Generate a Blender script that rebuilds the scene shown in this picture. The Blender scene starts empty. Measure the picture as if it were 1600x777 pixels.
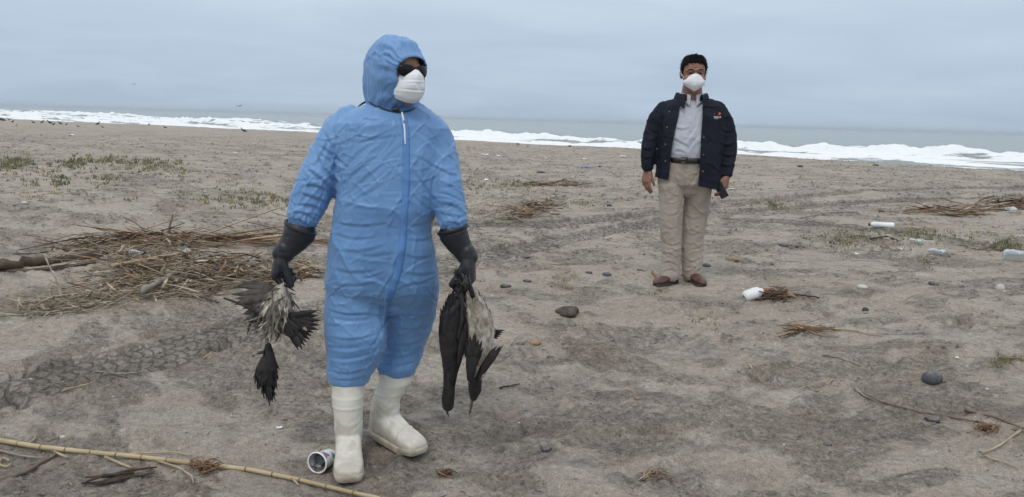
import bpy, math, random
import numpy as np
from mathutils import Matrix, Vector

rad = math.radians
random.seed(7)
RNG = np.random.default_rng(11)
scene = bpy.context.scene
COL = scene.collection

# ------------------------------------------------------------------ camera
FPX, CX, CY = 1209.0, 800.0, 388.5          # focal length and centre, in pixels of a 1600 x 777 frame
CAM_H = 1.43
PITCH, ROLL = rad(9.46), rad(1.63)
cam_data = bpy.data.cameras.new('camera')
cam_data.sensor_width = 36.0
cam_data.lens = 36.0 * FPX / 1600.0
cam_data.clip_start = 0.05
cam_data.clip_end = 60000.0
cam = bpy.data.objects.new('camera', cam_data)
CAM_M = Matrix.Rotation(math.pi / 2 - PITCH, 4, 'X') @ Matrix.Rotation(ROLL, 4, 'Z')
cam.matrix_world = Matrix.Translation((0, 0, CAM_H)) @ CAM_M
COL.objects.link(cam)
scene.camera = cam

# ------------------------------------------------------------------ world and sun: overcast daylight
SUN_EL, SUN_AZ = rad(58), rad(205)           # azimuth clockwise from +Y (the sea)
world = bpy.data.worlds.new('World')
scene.world = world
world.use_nodes = True
wt = world.node_tree
wt.nodes.clear()


def nd(nt, kind, **kw):
    n = nt.nodes.new(kind)
    for k, v in kw.items():
        if k.startswith('i_'):
            key = k[2:]
            n.inputs[int(key) if key.isdigit() else key.replace('_', ' ')].default_value = v
        else:
            setattr(n, k, v)
    return n


def ramp(nt, stops, interp='LINEAR'):
    n = nt.nodes.new('ShaderNodeValToRGB')
    n.color_ramp.interpolation = interp
    el = n.color_ramp.elements
    while len(el) < len(stops):
        el.new(0.5)
    for e, (p, c) in zip(el, stops):
        e.position = p
        e.color = (c, c, c, 1) if isinstance(c, (int, float)) else (*c, 1)
    return n


def mixc(nt, a, b, fac, mode='MIX'):
    n = nt.nodes.new('ShaderNodeMix')
    n.data_type = 'RGBA'
    n.blend_type = mode
    for sock, v in ((n.inputs[6], a), (n.inputs[7], b)):
        if isinstance(v, tuple):
            sock.default_value = (*v, 1)
        else:
            nt.links.new(v, sock)
    if isinstance(fac, (int, float)):
        n.inputs[0].default_value = fac
    else:
        nt.links.new(fac, n.inputs[0])
    return n.outputs[2]


def math_n(nt, op, a, b=None, clamp=False):
    n = nt.nodes.new('ShaderNodeMath')
    n.operation = op
    n.use_clamp = clamp
    for i, v in enumerate((a, b)):
        if v is None:
            continue
        if isinstance(v, (int, float)):
            n.inputs[i].default_value = v
        else:
            nt.links.new(v, n.inputs[i])
    return n.outputs[0]


sky = nd(wt, 'ShaderNodeTexSky', sky_type='NISHITA', sun_disc=False, sun_elevation=SUN_EL,
         sun_rotation=SUN_AZ, air_density=1.0, dust_density=3.0, ozone_density=1.0)
tc = nd(wt, 'ShaderNodeTexCoord')
sep = nd(wt, 'ShaderNodeSeparateXYZ')
wt.links.new(tc.outputs['Generated'], sep.inputs[0])
up = math_n(wt, 'MAXIMUM', sep.outputs[2], 0.0)
# cloud deck seen in perspective: direction divided by its height
zz = math_n(wt, 'ADD', up, 0.14)
cx = math_n(wt, 'DIVIDE', sep.outputs[0], zz)
cy = math_n(wt, 'DIVIDE', sep.outputs[1], zz)
cmb = nd(wt, 'ShaderNodeCombineXYZ')
wt.links.new(cx, cmb.inputs[0]); wt.links.new(cy, cmb.inputs[1])
mp = nd(wt, 'ShaderNodeMapping')
mp.inputs['Rotation'].default_value = (0, 0, rad(12))
mp.inputs['Scale'].default_value = (0.75, 1.0, 1)
wt.links.new(cmb.outputs[0], mp.inputs[0])
n1 = nd(wt, 'ShaderNodeTexNoise', i_Scale=1.1, i_Detail=6.0, i_Roughness=0.52, i_Distortion=0.35)
wt.links.new(mp.outputs[0], n1.inputs[0])
grad = ramp(wt, [(0.0, (0.480, 0.592, 0.735)), (0.10, (0.530, 0.645, 0.785)), (0.27, (0.70, 0.810, 0.930)),
                 (0.6, (0.86, 0.93, 1.02)), (1.0, (1.05, 1.08, 1.10))])
wt.links.new(up, grad.inputs[0])
cloud = ramp(wt, [(0.26, (0.89, 0.905, 0.925)), (0.50, (0.99, 0.99, 0.99)), (0.74, (1.10, 1.09, 1.07))])
wt.links.new(n1.outputs[0], cloud.inputs[0])
deck = mixc(wt, grad.outputs[0], cloud.outputs[0], 1.0, 'MULTIPLY')
deck10 = nd(wt, 'ShaderNodeVectorMath', operation='SCALE')
deck10.inputs[3].default_value = 10.0
wt.links.new(deck, deck10.inputs[0])
skymix = mixc(wt, deck10.outputs[0], sky.outputs[0], 0.08)
bg = nd(wt, 'ShaderNodeBackground')
bg.inputs[1].default_value = 0.10
wt.links.new(skymix, bg.inputs[0])
wo = nd(wt, 'ShaderNodeOutputWorld')
wt.links.new(bg.outputs[0], wo.inputs[0])

sun_data = bpy.data.lights.new('sun', 'SUN')
sun_data.energy = 1.0
sun_data.angle = rad(14)
sun_data.color = (1.0, 0.95, 0.88)
sun = bpy.data.objects.new('sun', sun_data)
sdir = Vector((math.sin(SUN_AZ) * math.cos(SUN_EL), math.cos(SUN_AZ) * math.cos(SUN_EL), math.sin(SUN_EL)))
sun.rotation_euler = sdir.to_track_quat('Z', 'Y').to_euler()
COL.objects.link(sun)

scene.view_settings.view_transform = 'Standard'
scene.view_settings.look = 'None'
scene.view_settings.exposure = 0.0
scene.view_settings.gamma = 1.0
scene.view_settings.use_curve_mapping = False
scene.render.resolution_x, scene.render.resolution_y = 1024, 497


# ------------------------------------------------------------------ noise and terrain height
def _hash(ix, iy, seed):
    h = (ix.astype(np.int64) * 374761393 + iy.astype(np.int64) * 668265263 + seed * 1442695041) & 0xffffffff
    h = ((h ^ (h >> 13)) * 1274126177) & 0xffffffff
    h = (h ^ (h >> 16)) & 0xffffffff
    return h.astype(np.float64) / 4294967295.0


def vnoise(x, y, seed=0):
    x = np.asarray(x, float); y = np.asarray(y, float)
    ix = np.floor(x); iy = np.floor(y)
    fx = x - ix; fy = y - iy
    fx = fx * fx * fx * (fx * (fx * 6 - 15) + 10); fy = fy * fy * fy * (fy * (fy * 6 - 15) + 10)
    a = _hash(ix, iy, seed); b = _hash(ix + 1, iy, seed)
    c = _hash(ix, iy + 1, seed); d = _hash(ix + 1, iy + 1, seed)
    return (a + (b - a) * fx) * (1 - fy) + (c + (d - c) * fx) * fy - 0.5


def fbm(x, y, octv=4, seed=0, gain=0.5):
    s = 0; a = 1.0
    x = np.asarray(x, float); y = np.asarray(y, float)
    for o in range(octv):
        s = s + a * vnoise(x, y, seed + o * 17)
        x, y = x * 1.93 * 0.97 + y * 0.47 + 3.1, y * 1.93 * 0.97 - x * 0.47 + 1.7
        a *= gain
    return s


def vnoise3(p, seed=0):
    # three-dimensional noise from blended layers of 2D noise
    x, y, z = p[:, 0], p[:, 1], p[:, 2]
    iz = np.floor(z); f = z - iz
    f = f * f * f * (f * (f * 6 - 15) + 10)
    a = np.zeros(len(x)); b = np.zeros(len(x))
    a = vnoise(x + iz * 37.7, y + iz * 17.3, seed)
    b = vnoise(x + (iz + 1) * 37.7, y + (iz + 1) * 17.3, seed)
    return a + (b - a) * f


def sstep(a, b, x):
    t = np.clip((np.asarray(x, float) - a) / (b - a), 0, 1)
    return t * t * (3 - 2 * t)


def crest_y(x):
    xc = np.clip(x, -60, 30)
    y = 36 - 0.808 * xc - 0.0039 * xc * xc
    slope = -0.808 - 0.0078 * xc
    return y + slope * (x - xc)


def base_z(x, y):
    """beach height without the small relief"""
    x = np.asarray(x, float); y = np.asarray(y, float)
    z = 0.20 * sstep(3.0, 6.6, y) + 0.13 * sstep(7, 30, y)
    z = z + 0.05 * fbm(x * 0.16 + 3, y * 0.16, 2, 5) * sstep(1, 5, y)
    off = (y - crest_y(x)) / 1.29
    z = z + 0.10 * np.exp(-((off + 1.5) / 3.5) ** 2) * fbm(x * 0.15, y * 0.15, 2, 9)
    fall = np.clip(off, 0, None)
    z = z - np.where(fall < 40, 0.05 * fall + 0.0006 * fall ** 2, 0.05 * 40 + 0.96 + 0.02 * (fall - 40)) * sstep(0, 4, fall)
    return np.maximum(z, -12)


def ray(px, py):
    v = CAM_M.to_3x3() @ Vector(((px - CX) / FPX, -(py - CY) / FPX, -1.0))
    return v


def at(px, py, Y):
    """world point seen at a pixel of the photograph, on the vertical plane y = Y"""
    v = ray(px, py)
    k = Y / v.y
    return np.array((v.x * k, Y, CAM_H + v.z * k))


_TS = 0.8 * 1.03 ** np.arange(188)


def on_ground(px, py):
    v = ray(px, py)
    kx, kz = v.x / v.y, v.z / v.y
    T = _TS
    for _ in range(3):
        g = CAM_H + kz * T - base_z(kx * T, T)
        hit = np.nonzero(g < 0)[0]
        if not len(hit):
            return np.array((kx * 60, 60, 0.3))
        i = max(int(hit[0]), 1)
        T = np.linspace(T[i - 1], T[i], 16)
    y = T[-1] if g[-1] < 0 and not len(hit) else T[7]
    return np.array((kx * y, y, float(base_z(kx * y, y))))


# ------------------------------------------------------------------ object helpers
def link(o, parent=None):
    COL.objects.link(o)
    if parent is not None:
        o.parent = parent
    return o


def mesh_from(name, verts, faces, mat=None, smooth=True, attrs=None):
    me = bpy.data.meshes.new(name)
    verts = np.asarray(verts, dtype=np.float32)
    if isinstance(faces, np.ndarray):
        n, k = faces.shape
        me.vertices.add(len(verts)); me.vertices.foreach_set('co', verts.ravel())
        me.loops.add(n * k); me.loops.foreach_set('vertex_index', faces.ravel().astype(np.int32))
        me.polygons.add(n)
        me.polygons.foreach_set('loop_start', np.arange(0, n * k, k, dtype=np.int32))
        me.polygons.foreach_set('loop_total', np.full(n, k, dtype=np.int32))
        me.update(calc_edges=True)
    else:
        me.from_pydata([tuple(map(float, v)) for v in verts], [], [tuple(map(int, f)) for f in faces])
        me.update()
    if smooth:
        me.polygons.foreach_set('use_smooth', np.ones(len(me.polygons), dtype=bool))
    if attrs:
        for k, v in attrs.items():
            a = me.attributes.new(k, 'FLOAT', 'POINT')
            a.data.foreach_set('value', np.asarray(v, dtype=np.float32))
    if mat is not None:
        for m in (mat if isinstance(mat, (list, tuple)) else [mat]):
            me.materials.append(m)
    return me


def mobj(name, verts, faces, mat=None, parent=None, smooth=True, attrs=None, loc=None):
    verts = np.asarray(verts, dtype=float)
    if loc is not None:
        verts = verts - np.asarray(loc)
    o = bpy.data.objects.new(name, mesh_from(name, verts, faces, mat, smooth, attrs))
    if loc is not None:
        o.location = loc
    return link(o, parent)


def tag(o, label=None, cat=None, group=None, kind=None):
    if label: o['label'] = label
    if cat: o['category'] = cat
    if group: o['group'] = group
    if kind: o['kind'] = kind
    return o


def empty(name, loc):
    o = bpy.data.objects.new(name, None)
    o.empty_display_size = 0.1
    o.location = loc
    return link(o)


def worldm(o):
    m = Matrix.LocRotScale(o.location, o.rotation_euler, o.scale)
    return worldm(o.parent) @ o.matrix_parent_inverse @ m if o.parent else m


def adopt(o, root):
    """parent o to root and keep it where it stands"""
    o.parent = root
    o.matrix_parent_inverse = worldm(root).inverted()
    return o


class MB:
    """collects verts and faces"""
    def __init__(s):
        s.v = []; s.f = []

    def add(s, v, f):
        n = len(s.v)
        s.v.extend([tuple(p) for p in v]); s.f.extend([tuple(i + n for i in q) for q in f])

    def tube(s, pts, radii, n=8, caps=True, flat=1.0, upv=None):
        v, f = tube_vf(pts, radii, n, caps, flat, upv)
        s.add(v, f)

    def obj(s, name, mat, parent=None, smooth=True, loc=None):
        return mobj(name, s.v, s.f, mat, parent, smooth, loc=loc)


def tube_vf(pts, radii, n=8, caps=True, flat=1.0, upv=None):
    pts = [np.asarray(p, float) for p in pts]
    if not hasattr(radii, '__len__'):
        radii = [radii] * len(pts)
    V = []; F = []
    prev = None
    for i, p in enumerate(pts):
        a = pts[max(i - 1, 0)]; b = pts[min(i + 1, len(pts) - 1)]
        t = b - a; t = t / (np.linalg.norm(t) + 1e-12)
        if prev is None:
            ref = np.array((0, 0, 1.0)) if upv is None else np.asarray(upv, float)
            if abs(np.dot(ref, t)) > 0.95: ref = np.array((1.0, 0, 0))
            u = ref - t * np.dot(ref, t)
        else:
            u = prev - t * np.dot(prev, t)
        u = u / (np.linalg.norm(u) + 1e-12); prev = u
        w = np.cross(t, u)
        for k in range(n):
            an = 2 * math.pi * k / n
            V.append(p + radii[i] * (math.cos(an) * u * flat + math.sin(an) * w))
    for i in range(len(pts) - 1):
        for k in range(n):
            a = i * n + k; b = i * n + (k + 1) % n
            F.append((a, b, b + n, a + n))
    if caps:
        F.append(tuple(range(n - 1, -1, -1)))
        F.append(tuple(range((len(pts) - 1) * n, len(pts) * n)))
    return V, F


# ------------------------------------------------------------------ material helpers
def material(name, color=(0.5, 0.5, 0.5), rough=0.6, spec=0.4, **kw):
    m = bpy.data.materials.new(name)
    m.use_nodes = True
    nt = m.node_tree
    b = nt.nodes['Principled BSDF']
    b.inputs['Base Color'].default_value = (*color, 1)
    b.inputs['Roughness'].default_value = rough
    b.inputs['Specular IOR Level'].default_value = spec
    for k, v in kw.items():
        b.inputs[k.replace('_', ' ')].default_value = v
    return m, nt, b


def objco(nt, scale=(1, 1, 1), rot=(0, 0, 0), src='Object'):
    t = nt.nodes.new('ShaderNodeTexCoord')
    mpn = nt.nodes.new('ShaderNodeMapping')
    mpn.inputs['Scale'].default_value = scale
    mpn.inputs['Rotation'].default_value = rot
    nt.links.new(t.outputs[src], mpn.inputs[0])
    return mpn.outputs[0]


def noise_n(nt, vec, scale, detail=4, rough=0.55, dist=0.0):
    n = nt.nodes.new('ShaderNodeTexNoise')
    n.inputs['Scale'].default_value = scale
    n.inputs['Detail'].default_value = detail
    n.inputs['Roughness'].default_value = rough
    n.inputs['Distortion'].default_value = dist
    nt.links.new(vec, n.inputs['Vector'])
    return n.outputs[0]


def bump_n(nt, b, h, strength=0.5, dist=0.01, prev=None):
    n = nt.nodes.new('ShaderNodeBump')
    n.inputs['Strength'].default_value = strength
    n.inputs['Distance'].default_value = dist
    nt.links.new(h, n.inputs['Height'])
    if prev is not None:
        nt.links.new(prev, n.inputs['Normal'])
    nt.links.new(n.outputs[0], b.inputs['Normal'])
    return n.outputs[0]


def mottled(name, c1, c2, rough=0.7, scale=8.0, detail=5, lo=0.35, hi=0.65, bump=0.0, bscale=60, bdist=0.003,
            spec=0.3, src='Object', mscale=(1, 1, 1), **kw):
    m, nt, b = material(name, c1, rough, spec, **kw)
    co = objco(nt, mscale, src=src)
    r = ramp(nt, [(lo, c1), (hi, c2)])
    nt.links.new(noise_n(nt, co, scale, detail), r.inputs[0])
    nt.links.new(r.outputs[0], b.inputs['Base Color'])
    if bump:
        bump_n(nt, b, noise_n(nt, co, bscale, 4), bump, bdist)
    return m


# ------------------------------------------------------------------ the beach
TRACKS = []


def _track(pix, width, depth, pitch, kind):
    TRACKS.append((np.array([on_ground(*p)[:2] for p in pix]), width, depth, pitch, kind))


_track([(-160, 668), (0, 614), (130, 580), (250, 552), (400, 512), (560, 472), (700, 430)], 0.38, 0.016, 0.066, 0)
_track([(600, 424), (700, 410), (800, 393), (900, 371), (1000, 353), (1150, 331), (1350, 316), (1700, 306)], 0.46, 0.030, 0.10, 1)
_track([(700, 350), (850, 352), (1000, 338), (1150, 318), (1350, 298), (1700, 290)], 0.46, 0.034, 0.12, 1)
_track([(1150, 345), (1300, 352), (1450, 372), (1700, 410)], 0.40, 0.012, 0.12, 1)


def rough_patch(x, y):
    """where the sand is churned and damp: 1, where it is blown smooth: 0"""
    a = rad(-14) + .5 * np.tanh(x * .35)
    u = x * np.cos(a) + y * np.sin(a); v = -x * np.sin(a) + y * np.cos(a)
    n = fbm(u * .75 + 31, v * 1.7 + 7, 5, 201, .58)
    n2 = fbm(u * 3.1 + 1, v * 7.0, 4, 207, .6)
    far = .30 * sstep(6, 16, y)
    return sstep(-.16, .55, n + .95 * n2 + far * .5)


def relief(x, y, fine=True):
    d = sstep(60, 12, y)
    # wind drifts run from lower left to upper right
    a = rad(28)
    u = x * math.cos(a) + y * math.sin(a); v = -x * math.sin(a) + y * math.cos(a)
    z = 0.034 * fbm(u * 0.9, v * 1.6, 4, 21)
    z = z + 0.019 * fbm(u * 2.6 + 9, v * 5.0, 4, 31)
    n = fbm(u * 4.0, v * 9.0, 4, 77)
    z = z + 0.012 * (0.35 - np.abs(n)) * sstep(-0.1, 0.25, fbm(x * 0.8, y * 0.8, 3, 41))
    z = z + 0.008 * fbm(x * 14, y * 14, 3, 51) * sstep(0.30, -0.25, fbm(x * 0.7 + 8, y * 0.7, 2, 3))
    z = z + 0.0035 * fbm(x * 42, y * 42, 2, 61)
    rp = rough_patch(x, y)
    z = z + rp * (0.020 * fbm(x * 7, y * 11, 4, 301, .62) + 0.018 * np.abs(fbm(x * 17, y * 22, 3, 307, .6)) - .003)
    # drift lines: short little scarps
    w = fbm(u * 0.7 + 5, v * 0.7, 3, 91) * 3.2 + v * 2.1
    saw = w - np.floor(w)
    z = z + 0.019 * (saw * sstep(1.0, 0.90, saw)) * sstep(0.0, 0.3, fbm(u * 0.9, v * 1.2 + 40, 3, 95))
    return z * d


def scuffs(x, y, z):
    """old footprints and scuffed hollows"""
    r = np.random.default_rng(5)
    for i in range(430):
        cy_ = 2.0 + 12 * r.random() ** 1.5
        cx_ = (r.random() * 1.8 - 0.9) * (cy_ + 0.5) * 0.85
        a = r.random() * 6.28; L = 0.10 + 0.06 * r.random(); W = 0.045 + 0.03 * r.random()
        dp = 0.008 + 0.032 * r.random() ** 1.6
        m = (np.abs(x - cx_) < 0.4) & (np.abs(y - cy_) < 0.4)
        if not m.any():
            continue
        dx = x[m] - cx_; dy = y[m] - cy_
        p = dx * math.cos(a) + dy * math.sin(a); q = -dx * math.sin(a) + dy * math.cos(a)
        e = np.sqrt((p / L) ** 2 + (q / W) ** 2)
        z[m] += dp * (-np.exp(-e ** 4) + 0.55 * np.exp(-((e - 1.45) / 0.35) ** 2))
    return z


def track_disp(x, y):
    z = np.zeros_like(x); msk = np.zeros_like(x); tu = np.zeros_like(x); tv = np.zeros_like(x)
    for pts, width, depth, pitch, kind in TRACKS:
        best = np.full(x.shape, 1e9); side = np.zeros_like(x); along = np.zeros_like(x)
        s0 = 0.0
        for i in range(len(pts) - 1):
            a, b = pts[i], pts[i + 1]
            L = np.linalg.norm(b - a); t = (b - a) / L
            dx = x - a[0]; dy = y - a[1]
            s = np.clip(dx * t[0] + dy * t[1], 0, L)
            qx = dx - s * t[0]; qy = dy - s * t[1]
            dist = np.hypot(qx, qy)
            m = dist < best
            best = np.where(m, dist, best)
            side = np.where(m, -dx * t[1] + dy * t[0], side)
            along = np.where(m, s + s0, along)
            s0 += L
        wob = 0.02 * fbm(along * 3, along * 0 + 2, 3, 71)
        e = np.clip(best + wob, 0, None) / (width / 2)
        inside = sstep(1.10, 0.88, e)
        fade = sstep(-0.62, -0.20, fbm(along * 0.8, side * 2 + kind, 2, 13) + (.25 if kind == 0 else .18))
        z += fade * (-inside * depth + depth * 0.7 * np.exp(-((e - 1.20) / 0.15) ** 2) * (.6 + .8 * vnoise(along * 9, side * 9, 5)))
        m = inside * fade
        tu = np.where(m > msk, along / pitch, tu); tv = np.where(m > msk, side / (width / 2), tv)
        msk = np.maximum(msk, m)
    return z, msk, tu, tv


GRID = {}


def ground_z(x, y):
    """beach height with relief, read off the beach mesh (objects are set down on this)"""
    x = np.atleast_1d(np.asarray(x, float)); y = np.atleast_1d(np.asarray(y, float))
    u = x / np.maximum(y + 0.9, 2.0)
    fu = np.interp(u, GRID['u'], np.arange(len(GRID['u']))); fy = np.interp(y, GRID['y'], np.arange(len(GRID['y'])))
    i = np.clip(fy.astype(int), 0, len(GRID['y']) - 2); j = np.clip(fu.astype(int), 0, len(GRID['u']) - 2)
    a = fy - i; b = fu - j; Z = GRID['z']
    return (Z[i, j] * (1 - a) * (1 - b) + Z[i + 1, j] * a * (1 - b) + Z[i, j + 1] * (1 - a) * b + Z[i + 1, j + 1] * a * b)


def gz(x, y):
    return float(ground_z(x, y)[0])


def pin(px, py):
    p = on_ground(px, py)
    return np.array((p[0], p[1], gz(p[0], p[1])))


def build_sand_material():
    m, nt, b = material('beach_sand', (0.3, 0.28, 0.26), 0.93, 0.12)
    A = lambda nm: nd(nt, 'ShaderNodeAttribute', attribute_name=nm).outputs['Fac']
    M = lambda op, x, y=None, c=False: math_n(nt, op, x, y, c)
    def R(x, *stops):
        r = ramp(nt, list(stops)); nt.links.new(x, r.inputs[0]); return r.outputs[0]
    co = objco(nt)
    st = objco(nt, (1.0, 2.2, 1.0), (0, 0, rad(-20)))
    big = noise_n(nt, st, 0.7, 6, 0.62, 0.6)
    base = mixc(nt, (0.352, 0.312, 0.262), (0.296, 0.260, 0.217), R(big, (.40, 0.0), (.62, 1.0)))
    # churned damp patches: darker, broken up
    med = noise_n(nt, co, 9, 8, 0.72, 0.7)
    rough = A('rough')
    pat = M('ADD', M('MULTIPLY', rough, .75), M('MULTIPLY', M('SUBTRACT', med, .5), 1.5))
    pm = R(pat, (.10, 0.0), (.85, 1.0))
    c = mixc(nt, base, (0.190, 0.163, 0.134), M('MULTIPLY', pm, .28))
    # dark mineral sand in streaks, gathered in some places only
    big2 = R(noise_n(nt, objco(nt, (1, 1.6, 1), (0, 0, rad(20))), .55, 5, .6, .5), (.42, .15), (.58, 1.0))
    rgh = M('ADD', M('MULTIPLY', rough, .45), .50)
    stv = objco(nt, (1.0, 2.1, 1.0), (0, 0, rad(32)))
    sk = noise_n(nt, stv, 1.5, 9, 0.72, 1.4)
    c = mixc(nt, c, (0.120, 0.120, 0.124), M('MULTIPLY', R(sk, (.53, 0.0), (.66, .75)), big2))
    stv2 = objco(nt, (1.0, 2.4, 1.0), (0, 0, rad(-28)))
    sk2 = noise_n(nt, stv2, 3.4, 9, 0.72, 1.2)
    c = mixc(nt, c, (0.135, 0.130, 0.128), M('MULTIPLY', R(sk2, (.55, 0.0), (.67, .62)), big2))
    # brown organic dust
    br = noise_n(nt, co, 1.3, 9, 0.72, 0.5)
    c = mixc(nt, c, (0.215, 0.155, 0.105), R(br, (.55, 0.0), (.72, .6)))
    # blown pale sand
    pl = noise_n(nt, stv, 2.3, 8, 0.7, 1.0)
    c = mixc(nt, c, (0.40, 0.372, 0.328), R(pl, (.53, 0.0), (.66, .62)))
    c = mixc(nt, c, R(noise_n(nt, co, 150, 3, .75), (.30, .66), (.52, 1.04), (.72, 1.46)), .9, 'MULTIPLY')
    c = mixc(nt, c, R(noise_n(nt, co, 38, 6, .74), (.32, .58), (.5, 1.12), (.68, 1.55)), rgh, 'MULTIPLY')
    c = mixc(nt, c, R(noise_n(nt, objco(nt, (1, 1.7, 1), (0, 0, rad(-15))), 13, 8, .74, .8), (.36, .74), (.5, 1.10), (.64, 1.30)), rgh, 'MULTIPLY')
    for scl, th, colr, w in ((60., .88, (.66, .62, .56), .85), (24., .93, (.60, .56, .50), .7)):
        vo = nd(nt, 'ShaderNodeTexVoronoi', i_Scale=scl); nt.links.new(co, vo.inputs['Vector'])
        sc = nd(nt, 'ShaderNodeSeparateColor'); nt.links.new(vo.outputs['Color'], sc.inputs[0])
        fl = R(vo.outputs['Distance'], (0, 1.0), (.10, 1.0), (.14, 0.0))
        c = mixc(nt, c, colr, M('MULTIPLY', M('MULTIPLY', fl, M('GREATER_THAN', sc.outputs[0], th)), w))
        c = mixc(nt, c, (.045, .045, .048), M('MULTIPLY', M('MULTIPLY', fl, M('LESS_THAN', sc.outputs[1], .20)), .8))
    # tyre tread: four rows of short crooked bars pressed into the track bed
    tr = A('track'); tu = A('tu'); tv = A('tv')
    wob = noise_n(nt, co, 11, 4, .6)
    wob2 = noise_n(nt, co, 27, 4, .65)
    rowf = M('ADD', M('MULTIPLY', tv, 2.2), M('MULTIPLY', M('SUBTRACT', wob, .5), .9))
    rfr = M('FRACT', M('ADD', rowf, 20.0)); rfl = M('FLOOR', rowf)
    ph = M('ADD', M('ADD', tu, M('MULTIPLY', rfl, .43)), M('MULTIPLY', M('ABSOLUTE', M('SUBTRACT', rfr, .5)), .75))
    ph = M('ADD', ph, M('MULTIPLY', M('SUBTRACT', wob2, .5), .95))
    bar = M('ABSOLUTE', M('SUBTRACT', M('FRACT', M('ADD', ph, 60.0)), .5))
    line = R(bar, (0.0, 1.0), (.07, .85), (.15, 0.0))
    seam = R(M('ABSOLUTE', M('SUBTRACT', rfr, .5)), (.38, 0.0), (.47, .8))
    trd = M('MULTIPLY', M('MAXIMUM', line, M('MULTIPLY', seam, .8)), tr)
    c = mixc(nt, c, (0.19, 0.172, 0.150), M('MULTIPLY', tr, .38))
    c = mixc(nt, c, (0.075, 0.070, 0.064), M('MULTIPLY', trd, .50))  # crevice shade of the tread grooves, painted into the colour
    c = mixc(nt, c, (0.085, 0.08, 0.076), M('MULTIPLY', A('wet'), .8))
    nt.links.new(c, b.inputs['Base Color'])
    p = bump_n(nt, b, M('MULTIPLY', noise_n(nt, co, 16, 9, 0.74), rgh), 1.0, 0.045)
    p = bump_n(nt, b, M('MULTIPLY', med, rough), 0.9, 0.05, p)
    p = bump_n(nt, b, M('MULTIPLY', noise_n(nt, co, 70, 6, 0.75), rgh), 0.9, 0.011, p)
    p = bump_n(nt, b, M('MULTIPLY', trd, -1.0), .9, 0.018, p)
    return m


def build_beach():
    U, R = 680, 800
    u = np.linspace(-1.02, 1.02, U)
    # unequal outer columns carry the sheet out sideways
    outer = np.array([1.2, 1.6, 2.4, 4, 8, 20, 60])
    u = np.concatenate([-outer[::-1], u, outer])
    yy = 1.15 * np.exp(np.linspace(0, math.log(120 / 1.15), R))
    yy = np.concatenate([[-80, -30, -12, -5, -2, -0.5, 0.4, 0.9], yy, [150, 200, 300, 500]])
    UU, YY = np.meshgrid(u, yy)
    XX = UU * np.maximum(YY + 0.9, 2.0)
    x = XX.ravel(); y = YY.ravel()
    rel = relief(x, y); rel = scuffs(x, y, rel)
    t, msk, tu, tv = track_disp(x, y)
    near = sstep(45, 25, y)
    z = base_z(x, y) + rel + t * near
    off = (y - crest_y(x)) / 1.29
    wet = sstep(0.5, 5, off + fbm(x * 0.2, y * 0.2, 3, 4) * 3)
    nu = len(u)
    GRID.update(u=u, y=yy, z=z.reshape(len(yy), nu))
    idx = np.arange(len(yy) * nu).reshape(len(yy), nu)
    f = np.stack([idx[:-1, :-1], idx[:-1, 1:], idx[1:, 1:], idx[1:, :-1]], -1).reshape(-1, 4)
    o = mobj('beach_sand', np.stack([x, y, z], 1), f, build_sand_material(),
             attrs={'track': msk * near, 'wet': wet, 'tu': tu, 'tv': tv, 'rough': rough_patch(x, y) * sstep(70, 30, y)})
    tag(o, kind='structure')
    o['label'] = 'grey brown beach sand marked by tyre tracks and wind drifts'
    return o


build_beach()

# ------------------------------------------------------------------ the sea
SEA_Z = -1.25


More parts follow.
